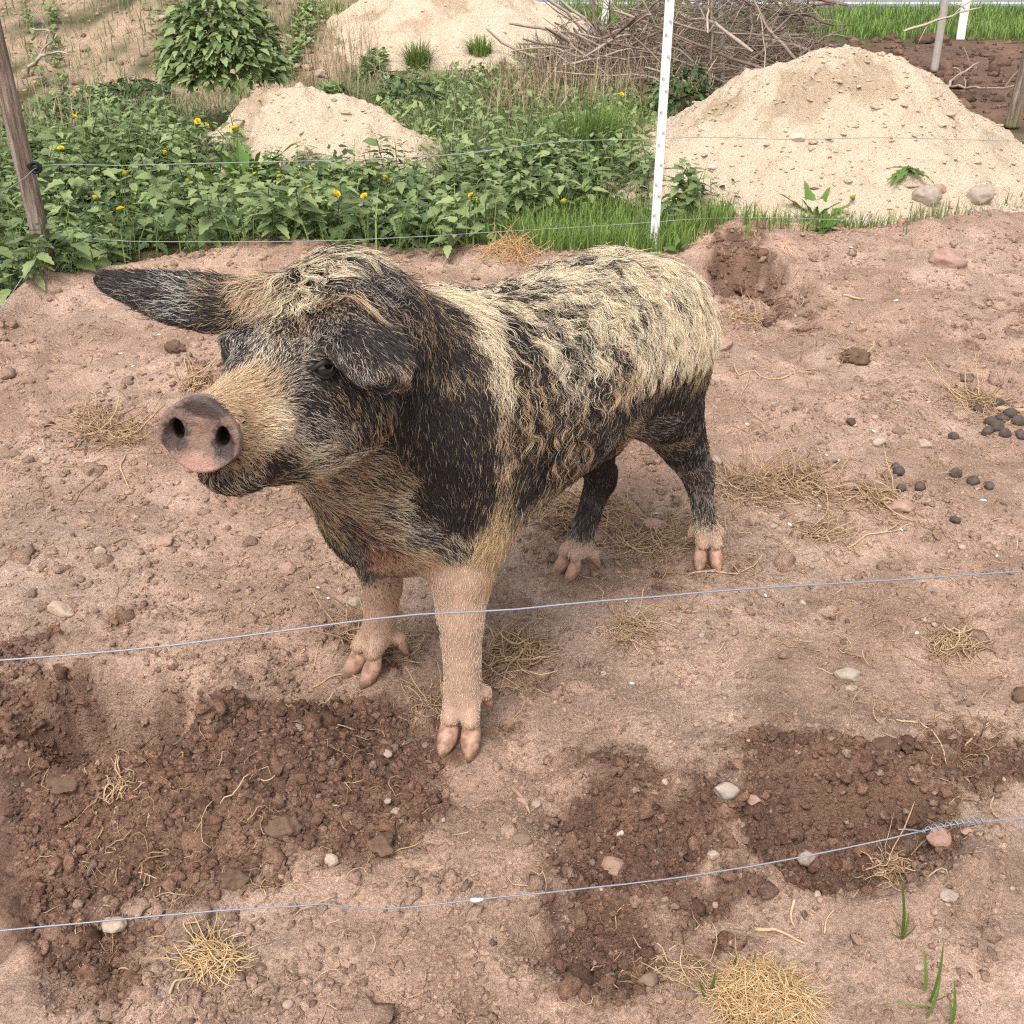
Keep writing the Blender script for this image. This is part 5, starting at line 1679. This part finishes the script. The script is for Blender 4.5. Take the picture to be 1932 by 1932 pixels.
def in_poly(u, v, poly):
    c = False; n = len(poly)
    for i in range(n):
        x1, y1 = poly[i]; x2, y2 = poly[i - 1]
        if (y1 > v) != (y2 > v) and u < (x2 - x1) * (v - y1) / (y2 - y1) + x1: c = not c
    return c


def scatter(polys, n, seed, mind=0.0):
    """random ground points whose pixel lies in one of the outlines"""
    r = np.random.default_rng(seed)
    W = [np.array([on_ground(u, v)[:2] for u, v in p]) for p in polys]
    ar = np.array([abs(sum(w[i - 1][0] * w[i][1] - w[i][0] * w[i - 1][1] for i in range(len(w)))) / 2 for w in W])
    out = []; tries = 0
    while len(out) < n and tries < n * 60:
        tries += 1
        k = r.choice(len(W), p=ar / ar.sum())
        lo, hi = W[k].min(0), W[k].max(0)
        q = lo + (hi - lo) * r.random(2)
        if not in_poly(q[0], q[1], [tuple(z) for z in W[k]]): continue
        if mind and out and np.min(np.hypot(*(np.array(out) - q).T)) < mind: continue
        out.append(q)
    out = np.array(out)
    return np.c_[out, hq(out[:, 0], out[:, 1])]


# ---- nettle bed
NB1 = [[(-60, 610), (110, 545), (300, 505), (470, 480), (480, 400), (330, 400), (180, 420), (60, 440), (-60, 480)],
       [(470, 482), (960, 468), (950, 428), (800, 415), (600, 420), (480, 430)],
       [(1255, 445), (1385, 432), (1380, 400), (1260, 405)]]
NB2 = [[(-60, 470), (100, 420), (300, 400), (480, 360), (470, 300), (330, 290), (100, 300), (-60, 330)],
       [(520, 430), (830, 415), (820, 360), (640, 345), (560, 340), (500, 350)],
       [(850, 415), (960, 430), (1100, 405), (1225, 400), (1225, 345), (1080, 320), (950, 325), (860, 350)]]
r = np.random.default_rng(5)
LABN = 'nettle with broad toothed leaves in the row along the far fence'
for i, p in enumerate(scatter(NB1, 105, 3, .065)):
    nettle(p - (0, 0, .02), r.uniform(.18, .36), r.uniform(.075, .12), 2000 + i, i < 60, LABN, 'nettles along the far fence')
for i, p in enumerate(scatter(NB2, 185, 4, .065)):
    nettle(p - (0, 0, .02), r.uniform(.16, .33), r.uniform(.070, .115), 3000 + i, False, 'leafy green nettle deeper in the weed bed beyond the fence', 'nettles deeper in the weed bed')


# ---- grass
def grass(name, pts, h0, h1, w, mat, seed, label, parent=None, lean=.35, loc=None, kind='stuff', cat='grass', group=None, dirs=None):
    r = np.random.default_rng(seed)
    n = len(pts)
    hgt = r.uniform(h0, h1, n); az = r.uniform(0, 6.28, n) if dirs is None else dirs
    le = np.abs(r.normal(0, lean, n)) + .05
    S = np.array([0, .4, .75, 1.0]); Wd = np.array([1, .85, .5, .05])
    side = np.stack([-np.sin(az), np.cos(az), np.zeros(n)], 1); fw = np.stack([np.cos(az), np.sin(az), np.zeros(n)], 1)
    V_ = []
    for s, wd in zip(S, Wd):
        c_ = pts + fw * (hgt * le * s**2)[:, None] + np.array([0, 0, 1.0]) * (hgt * s * (1 - .35 * le * s))[:, None]
        ww = (w * wd * r.uniform(.7, 1.3, n))[:, None]
        V_ += [c_ - side * ww, c_ + side * ww]
    V_ = np.stack(V_, 1).reshape(-1, 3)
    b = np.arange(n)[:, None] * 8
    F_ = np.concatenate([b + np.array([[2 * k, 2 * k + 1, 2 * k + 3, 2 * k + 2]]) for k in range(3)], 0)
    if loc is not None: V_ = V_ - loc
    return link(name, make_mesh(name, V_, F_, mat, attrs={'tint': np.repeat(r.random(n), 8)}), parent, loc=loc, kind=kind, label=label, cat=cat, group=group)


grass('grass', scatter([[(955, 474), (1245, 486), (1290, 468), (1375, 448), (1390, 430), (1240, 420), (1160, 400), (960, 432)]], 5200, 21), .05, .16, .0028, m_grass, 22, 'bright short grass growing at the foot of the white plastic post')
grass('grass', scatter([[(1395, 438), (1480, 438), (1600, 438), (1700, 432), (1690, 420), (1400, 428)]], 900, 23), .03, .12, .0026, m_grass, 24, 'thin green grass along the foot of the sand pile')
grass('grass', scatter([[(680, 340), (860, 350), (1230, 345), (1300, 260), (1280, 170), (1050, 150), (800, 130), (620, 160), (720, 230)]], 11000, 25), .05, .26, .0036, m_grassd, 26, 'rough mixed grass in the hollow between the sand piles', lean=.95)
grass('grass', scatter([[(700, 330), (1230, 345), (1300, 240), (1150, 170), (760, 150)]], 5000, 27), .05, .24, .0036, m_grass, 28, 'greener grass growing through the rough hollow', lean=.95)
grass('grass', scatter([[(1040, 48), (1130, 50), (1300, 60), (1300, 5), (1050, 8)], [(1420, 66), (1690, 76), (2000, 80), (2000, 24), (1420, 24)], [(420, 24), (700, 50), (680, 6), (430, 4)]], 11000, 29), .06, .20, .006, m_grass, 30, 'long green verge grass along the road', lean=.45)
grass('grass', scatter([[(0, 330), (480, 300), (560, 210), (480, 190), (300, 190), (0, 210)]], 4000, 31), .04, .16, .0034, m_grassd, 32, 'dull thin grass on the slope above the nettles', lean=.6)
grass('grass', scatter([[(0, 200), (560, 190), (700, 130), (640, 60), (430, 12), (0, 8)]], 4200, 33), .04, .24, .0036, m_grassd, 34, 'sparse wispy grass on the sandy bank', lean=.6)
grass('grass', scatter(NB1 + NB2, 1300, 47), .12, .34, .0032, m_grass, 48, 'long grass blades growing up among the nettles', lean=.6)
grass('dry_stalks', scatter([[(40, 230), (180, 220), (160, 60), (10, 40)], [(520, 170), (720, 150), (720, 70), (560, 60)], [(900, 260), (1300, 230), (1250, 160), (960, 160)]], 1500, 35), .12, .55, .0026, m_dry, 36, 'dry upright weed stalks on the bank and in the hollow', lean=.35)
grass('grass', scatter([[(1700, 440), (1932, 420), (1932, 390), (1800, 395), (1740, 420)]], 500, 37), .04, .14, .0026, m_grassd, 38, 'thin dull grass at the far end of the soil ridge')


def cover(name, polys, n, seed, h0, h1, size, mat, label):
    """low leafy ground cover"""
    r = np.random.default_rng(seed)
    P_ = scatter(polys, n, seed)
    g = Geo()
    V5, F5 = leaf_geo(1, .5, .05, .2, .3, 5)
    for p in P_:
        g.add((V5 * r.uniform(.6, 1.3) * size) @ rotm(r.uniform(0, 6.28), r.uniform(-.3, .9), r.normal(0, .3)).T + p + (0, 0, r.uniform(h0, h1)), F5, r.random())
    link(name, g.mesh(name, mat), kind='stuff', label=label, cat='weeds')


cover('weeds', NB1 + NB2, 4200, 41, .01, .22, .05, m_dark, 'dense low leaves filling the nettle bed')
cover('weeds', [[(690, 330), (1230, 340), (1290, 200), (1050, 155), (720, 160)]], 5200, 42, .0, .17, .06, m_nettle, 'low leafy weeds in the rough hollow')
cover('weeds', [[(0, 320), (480, 300), (520, 220), (300, 215), (0, 230)]], 1500, 43, .0, .07, .05, m_nettle, 'low leafy weeds on the slope above the nettles')
PATCH = [(50, 62, 60, 30), (150, 40, 35, 25), (270, 52, 45, 35), (300, 90, 40, 30), (110, 152, 60, 22), (195, 150, 60, 35), (20, 90, 40, 30), (70, 10, 40, 12), (330, 20, 60, 16), (520, 155, 45, 14), (580, 45, 50, 14), (1010, 85, 70, 30), (700, 110, 30, 22), (620, 150, 30, 20)]
for i, (u, v, a, b) in enumerate(PATCH):
    cover('weeds', [[(u + a * math.cos(t), v + .45 * b * math.sin(t)) for t in np.linspace(0, 6.28, 9)[:-1]]], 420, 50 + i, 0, .09, .075, m_nettle, ['patch of green weeds on the sandy bank', 'green weed clump on the bank beside the leafy bush'][i in (2, 3, 8)])

# ---- single tufts
for i, (u, v, n, h0, h1, R_, mat, lab) in enumerate([
    (1095, 300, 520, .20, .46, .13, m_grass, 'big arching tuft of green grass in the hollow'),
    (1150, 285, 260, .20, .42, .10, m_grass, 'green grass tuft leaning on the big arching tuft'),
    (790, 122, 320, .10, .26, .10, m_grass, 'bright green tuft with pale roots on the sand mound'),
    (905, 100, 260, .08, .20, .09, m_grass, 'bright green tuft hanging over the bleached roots on the sand mound'),
    (852, 350, 190, .14, .34, .05, m_grassd, 'thin yellowish tuft beside the low sand heap'),
    (1000, 108, 160, .08, .22, .14, m_grassd, 'dull grass tuft on the edge of the sand mound'),
    (1890, 412, 160, .06, .20, .10, m_grassd, 'grey green wiry tuft at the foot of the tall sand pile'),
    (1760, 412, 120, .04, .12, .06, m_grassd, 'yellowish tuft under the rounded grey stone'),
]):
    p = on_mound(u, v) if i in (2, 3, 5) else on_ground(u, v); r = np.random.default_rng(60 + i)
    a = r.uniform(0, 6.28, n); q = R_ * np.sqrt(r.random(n))
    pts_ = np.stack([p[0] + q * np.cos(a), p[1] + q * np.sin(a), np.full(n, p[2] - .02)], 1)
    grass('grass_tuft', pts_, h0, h1, .0030 if i < 2 else .004, mat, 70 + i, lab, lean=.6, loc=p, kind=None, cat='grass tuft', dirs=a + r.normal(0, .5, n))
# green blades in the dry foreground
for i, (pl, w_, lab) in enumerate([
    ([((1702, 1770), (1700, 1655)), ((1702, 1772), (1730, 1745)), ((1702, 1772), (1680, 1760)), ((1702, 1770), (1715, 1720))], .0030, 'small green grass shoot with one tall blade'),
    ([((1755, 1890), (1780, 1775)), ((1755, 1892), (1800, 1870)), ((1750, 1920), (1775, 1840)), ((1755, 1900), (1665, 1885)), ((1745, 1870), (1742, 1790))], .0032, 'larger green shoot with long folded blades'),
    ([((1795, 1935), (1800, 1850)), ((1795, 1935), (1790, 1880))], .0032, 'pair of green blades beside the larger shoot'),
    ([((1330, 1880), (1318, 1850)), ((1340, 1870), (1350, 1830)), ((1380, 1830), (1390, 1800)), ((1420, 1825), (1425, 1795)), ((1400, 1830), (1410, 1805))], .0028, 'fine green shoots at the side of the golden grass mound'),
]):
    c0 = on_ground(*pl[0][0]); g = Geo()
    for k, ((ub, vb), (ut, vt)) in enumerate(pl):
        b0 = on_ground(ub, vb); t0 = at_y(ut, vt, b0[1] - .01)
        L_ = t0 - b0
        for s0, s1 in ((0, .35), (.35, .7), (.7, 1)):
            pass
        S = np.linspace(0, 1, 8)
        cl = b0 + np.outer(S, L_) + np.outer(.05 * np.sin(S * 3.14) * np.linalg.norm(L_), np.array([.3, -.5, .25]))
        sd_ = np.array([1.0, .25, 0])
        ww = w_ * np.array([.7, 1, 1, .95, .85, .65, .4, .05])
        V_ = np.concatenate([cl - sd_ * ww[:, None], cl + (0, -.0012, 0), cl + sd_ * ww[:, None]]) - c0
        F_ = np.array([(a * 8 + j, a * 8 + j + 1, (a + 1) * 8 + j + 1, (a + 1) * 8 + j) for a in range(2) for j in range(7)])
        g.add(V_, F_, .2 + .12 * k)
    link('grass_shoot', g.mesh('grass_shoot', m_grass), loc=c0, label=lab, cat='grass shoot')

# ---- dandelions
def flower_geo():
    V_, F_ = [], []
    n = 16
    for ring, (r0, z0, z1, ph) in enumerate(((.020, .010, .018, 0), (.014, .014, .022, .2), (.007, .015, .024, .1))):
        for k in range(n):
            a = 6.283 * k / n + ph
            d_ = np.array([math.cos(a), math.sin(a), 0]); s_ = np.array([-math.sin(a), math.cos(a), 0])
            b = len(V_)
            V_ += [d_ * .003 + (0, 0, .004), d_ * r0 * .75 + s_ * .0036 + (0, 0, z0), d_ * r0 + (0, 0, z1 - .004), d_ * r0 * .75 - s_ * .0036 + (0, 0, z0)]
            F_.append((b, b + 3, b + 2, b + 1))
    return np.array(V_), np.array(F_)


fV, fF = flower_geo()
fl_me = make_mesh('flower_head', fV, fF, m_yellow)
cV, cF = tube([(0, 0, -.008), (0, 0, -.002), (0, 0, .006)], [.004, .009, .010], 8)
bract_me = make_mesh('bract', cV, cF, m_stem, attrs={'tint': np.full(len(cV), .5)})
r = np.random.default_rng(90)
strap = [leaf_geo(1, .24, .28, .2, .5, 9)]
strap_me = make_mesh('leaf', strap[0][0], strap[0][1], m_dand, attrs={'tint': np.full(len(strap[0][0]), .5)})
wide_v, wide_f = leaf_geo(1, .30, .05, .25, .55, 9)
wide_me = make_mesh('leaf', wide_v, wide_f, m_dand, attrs={'tint': np.full(len(wide_v), .5)})
DLAB = 'yellow dandelion flower on a thin stalk among the weeds beyond the fence'
for i, (u, v, du, dv) in enumerate([(310, 290, 90, 40), (388, 238, 25, 95), (447, 246, 15, 95), (440, 244, 20, 95), (178, 376, -40, 30), (228, 398, -20, 60), (180, 460, 10, 45), (238, 330, 20, 60), (583, 357, 10, 50), (590, 372, 5, 45), (633, 368, 5, 60), (688, 372, -5, 50), (725, 338, 0, 60), (890, 370, 5, 40), (905, 378, 5, 40), (1065, 383, 5, 35), (115, 283, 60, 90), (138, 222, 0, 60), (1172, 180, -25, 60), (1610, 375, -25, 50), (355, 343, 20, 40), (482, 330, 30, 30), (528, 335, 20, 30), (374, 230, 10, 90), (947, 370, 10, 40)]):
    b0 = on_ground(u + du, min(v + dv + 45, 500)); f0 = at_y(u, v, b0[1] - .04)
    if i == 19: b0 = on_ground(1590, 428); f0 = at_y(u, v, b0[1])
    root = link('dandelion', None, loc=b0, label=DLAB if i != 19 else 'small yellow flower on a thin stalk at the foot of the tall sand pile', cat='dandelion', group='dandelions among the weeds' if i != 19 else None)
    g = Geo()
    m_ = (b0 + f0) / 2 + (r.normal(0, .02), 0, .03)
    add_tube(g, spline_pts([b0, m_, f0], 8) - b0, .0028, 5, .9); link('stem', g.mesh('stem', m_stem), root)
    tilt = (r.uniform(.1, .9), r.uniform(-.6, .6), r.uniform(0, 6))
    hd1 = link('flower_head', fl_me, root, loc=f0 - b0, rot=tilt, scale=r.uniform(.75, 1.05))
    link('bract', bract_me, hd1)
    for k in range(3):
        link('leaf', strap_me, root, loc=(0, 0, .02), rot=(r.normal(0, .2), -r.uniform(.1, .8), r.uniform(0, 6.28)), scale=r.uniform(.10, .19))


def rosette(u, v, n, L0, L1, me, label, cat, pit=(.2, 1.2), f_=on_ground):
    p = f_(u, v); root = link({'dandelion': 'dandelion_clump'}.get(cat, cat.replace(' ', '_')), None, loc=p, label=label, cat=cat)
    for k in range(n):
        link('leaf', me, root, loc=(0, 0, .01), rot=(r.normal(0, .25), -r.uniform(*pit), 6.283 * k / n + r.normal(0, .3)), scale=r.uniform(L0, L1))
    g = Geo(); add_tube(g, np.array([(0, 0, -.02), (0, 0, .01), (0, 0, .03)]), .008, 5, .5); link('stem', g.mesh('stem', m_stem), root)
    return root


rosette(475, 372, 26, .24, .42, strap_me, 'large leafy dandelion clump with many stalks beyond the fence', 'dandelion', (.3, 1.35))
rosette(395, 400, 14, .20, .34, strap_me, 'smaller dandelion leaf clump beside the large one', 'dandelion', (.2, 1.1))
rosette(145, 475, 14, .16, .30, strap_me, 'pale green dandelion leaf clump near the timber post', 'dandelion', (.2, 1.1))
rosette(1535, 432, 18, .12, .26, wide_me, 'upright broad leaved plant at the foot of the tall sand pile', 'dock plant', (.3, 1.45))
rosette(1560, 436, 10, .10, .18, strap_me, 'spreading green leaves beside the broad leaved plant', 'dandelion', (.05, .6))
rosette(1712, 322, 12, .10, .19, strap_me, 'flat thistle rosette growing on the sand pile', 'thistle', (-.5, .25), on_pile)
rosette(1278, 478, 7, .07, .12, wide_me, 'small yellow green seedling beside the white plastic post', 'seedling', (.3, 1.2))


# ---- bushes
def bush(u, v, R_, hgt, n, size, mat, label, seed, stems=14, name='bush', brown=None):
    r = np.random.default_rng(seed)
    p = on_ground(u, v); root = link(name, None, loc=p, label=label, cat='bush')
    g = Geo()
    for k in range(stems):
        a = r.uniform(0, 6.28); q = R_ * r.uniform(.2, .85)
        add_tube(g, spline_pts([(0, 0, -.03), (q * .4 * math.cos(a), q * .4 * math.sin(a), hgt * .45), (q * math.cos(a), q * math.sin(a), hgt * r.uniform(.6, .95))], 6), .006, 4, r.random())
    link('stem', g.mesh('stem', m_dry if brown else m_stem), root)
    g = Geo()
    lump = r.normal(size=(9, 3)); lump /= np.linalg.norm(lump, axis=1)[:, None]
    for k in range(n):
        d_ = r.normal(size=3); d_[2] = abs(d_[2]) * .9; d_ /= np.linalg.norm(d_)
        rr_ = (.55 + .45 * r.random() ** .6) * (.85 + .3 * max(0, np.max(lump @ d_) - .6))
        q = np.array([d_[0] * R_ * rr_, d_[1] * R_ * rr_, d_[2] * hgt * rr_])
        az = math.atan2(d_[1], d_[0]) + r.normal(0, .5)
        g.add((LV * size * r.uniform(.6, 1.2)) @ rotm(az, r.uniform(-.7, .3), r.normal(0, .3)).T + q, LF_, r.random())
    link('foliage', g.mesh('foliage', mat), root, kind='stuff')
    return root


bush(425, 145, .43, .56, 1900, .085, m_nettle, 'dense round leafy bush growing on the sandy bank', 5)
bush(1285, 240, .26, .52, 520, .07, m_dark, 'dark green shrub behind the white plastic post', 6, brown=True)
bush(250, 185, .34, .16, 360, .06, m_dark, 'low dark weed clump at the foot of the bank', 7)
bush(770, 215, .30, .30, 420, .07, m_dark, 'dark leafy weed in the hollow beside the low sand heap', 8)

# ================================================================== brush pile
m_bark = Mat('dead_branch')
m_bark.set(m_bark.mix(m_bark.math('ADD', m_bark.attr('tint'), m_bark.mapr(m_bark.noise(20, 3), .3, .7, -.2, .2), True), (.13, .085, .065), (.46, .37, .30)), .9)
b0 = on_z(1400, 170)
brush = link('brush_pile', None, loc=(1.35, 9.6, 0), label='big tangled pile of dead branches behind the tall sand pile', cat='brush pile')
r = np.random.default_rng(66)


def branch(r, L_, rad, cx, cy, flat=.35):
    a = r.uniform(0, 6.28); el = r.normal(0, flat)
    d_ = np.array([math.cos(a) * math.cos(el), math.sin(a) * math.cos(el) * .6, math.sin(el)]); d_ /= np.linalg.norm(d_)
    q = np.array([cx, cy, 0.0])
    n = 8; P_ = [np.zeros(3)]
    for k in range(n - 1):
        d_ = d_ + r.normal(0, .16, 3); d_ /= np.linalg.norm(d_)
        P_.append(P_[-1] + d_ * L_ / (n - 1))
    P_ = np.array(P_); P_ -= P_[n // 2]
    return P_ + q, rad * np.linspace(1, .45, n)


def heap_h(x):
    return np.interp(x, [-1.4, -.9, -.4, .05, .4, .8, 1.1, 1.6], [.15, .32, .52, .95, 1.15, 1.0, .55, .2])


for i in range(190):
    x = r.uniform(-1.0, 1.0); y = r.normal(0, .5)
    P_, R_ = branch(r, r.uniform(.5, 1.2), r.uniform(.005, .016), x, y)
    P_[:, 2] += .05 + heap_h(x) * r.random() ** .8 * math.exp(-(y / .9) ** 2)
    P_[:, 2] = np.maximum(P_[:, 2], .015)
    g = Geo(); add_tube(g, P_, R_, 5, r.random())
    for k in range(2):
        j = r.integers(2, 7); q = P_[j]; e = q + r.normal(0, 1, 3) * (.16, .12, .12) + (0, 0, .03)
        add_tube(g, spline_pts([q, (q + e) / 2 + r.normal(0, .02, 3), e], 5), R_[j] * .55, 4, r.random())
    link('branch', g.mesh('branch', m_bark.m), brush)
g = Geo()
for i in range(2600):
    x = r.uniform(-1.15, 1.1); y = r.normal(0, .5)
    P_, R_ = branch(r, r.uniform(.2, .6), r.uniform(.002, .005), x, y, .5)
    P_[:, 2] += .03 + heap_h(x) * r.random() * math.exp(-(y / .9) ** 2)
    P_[:, 2] = np.maximum(P_[:, 2], .01)
    add_tube(g, P_[::2], R_[::2], 3, r.random() * .8)
link('twigs', g.mesh('twigs', m_bark.m), brush, kind='stuff')
# branches pulled out of the pile
for i, (pl, rad, tint, dz, lab) in enumerate([
    ([(960, 45), (1040, 55), (1120, 70), (1180, 85)], .014, .7, .5, 'long grey branch reaching out of the brush pile over the sand mound'),
    ([(1100, 90), (1165, 60), (1245, 10)], .016, .05, .5, 'dark crooked branch sticking up at the front of the brush pile'),
    ([(1430, 75), (1500, 85), (1560, 115), (1600, 130)], .016, .9, .45, 'pale branch lying across the brush pile beside the sand pile'),
    ([(1700, 60), (1760, 40), (1850, 15)], .012, 1., .5, 'pale peeled branch pointing over the verge'),
    ([(1770, 165), (1830, 185), (1890, 200), (1932, 205)], .012, .75, .12, 'bleached dead branch lying on the ploughed soil'),
    ([(1775, 185), (1800, 165), (1840, 150)], .014, .8, .16, 'forked bleached branch beside the ploughed soil'),
    ([(50, 140), (85, 130), (110, 145)], .014, 1., .10, 'pale bare branch on the sandy bank'),
    ([(60, 60), (100, 90), (112, 135)], .006, .9, .25, 'thin pale stalk bent over the sandy bank'),
]):
    base = on_ground(*pl[-1]) if i not in (0, 1, 2, 3) else np.array([0, 9.3, 0])
    P_ = np.array([at_y(u, v, base[1]) for u, v in pl]) if i in (0, 1, 2, 3) else np.array([on_ground(u, v) + (0, 0, .02 + .06 * k) for k, (u, v) in enumerate(pl)])
    P_ = spline_pts(P_, 12); P_ += np.random.default_rng(i).normal(0, .006, P_.shape)
    c0 = P_[0].copy(); g = Geo(); add_tube(g, P_ - c0, rad * np.linspace(1, .5, 12), 6, tint)
    for k in (4, 7, 9):
        q = P_[k] - c0; e = q + np.random.default_rng(40 + i + k).normal(0, 1, 3) * (.16, .05, .10) + (.05, 0, .05)
        add_tube(g, spline_pts([q, (q + e) / 2 + (0, 0, .015), e], 6), rad * .4, 4, tint)
    link('dead_branch', g.mesh('dead_branch', m_bark.m), loc=c0, label=lab, cat='branch')
# pebbles and crumbs of the sandy bank
g = Geo()
for k in range(1500):
    x, y = r.uniform(-6, 1.0), r.uniform(8.6, 14)
    s = .014 * math.exp(r.normal(0, .6))
    g.add(CB0 * (1 + .25 * r.normal(size=(12, 1)).clip(-1.5, 1.5)) * (1, 1, .7) * s + (x, y, float(hq(x, y)) + s * .2), CF0, np.tile(np.array([.42, .30, .21]) * r.uniform(.45, 1.3), (12, 1)))
link('bank_gravel', g.mesh('bank_gravel', m_soil.m, attr='gcol'), kind='stuff', label='loose gravel and crumbs on the sandy bank', cat='gravel')
# clods on the ploughed strip
g = Geo()
for k in range(1100):
    x, y = r.uniform(2.3, 6.5), r.uniform(8.2, 12.7)
    s = .019 * math.exp(r.normal(0, .55))
    g.add(CB1 * (1 + .25 * r.normal(size=(42, 1)).clip(-1.5, 1.5)) * (1, 1, .7) * s + (x, y, float(hq(x, y)) + s * .2), CF1, np.tile(np.array([.17, .105, .075]) * r.uniform(.6, 1.4), (42, 1)))
link('ploughed_clods', g.mesh('ploughed_clods', m_soil.m, attr='gcol'), kind='stuff', label='dark clods of the ploughed strip behind the sand pile', cat='soil')
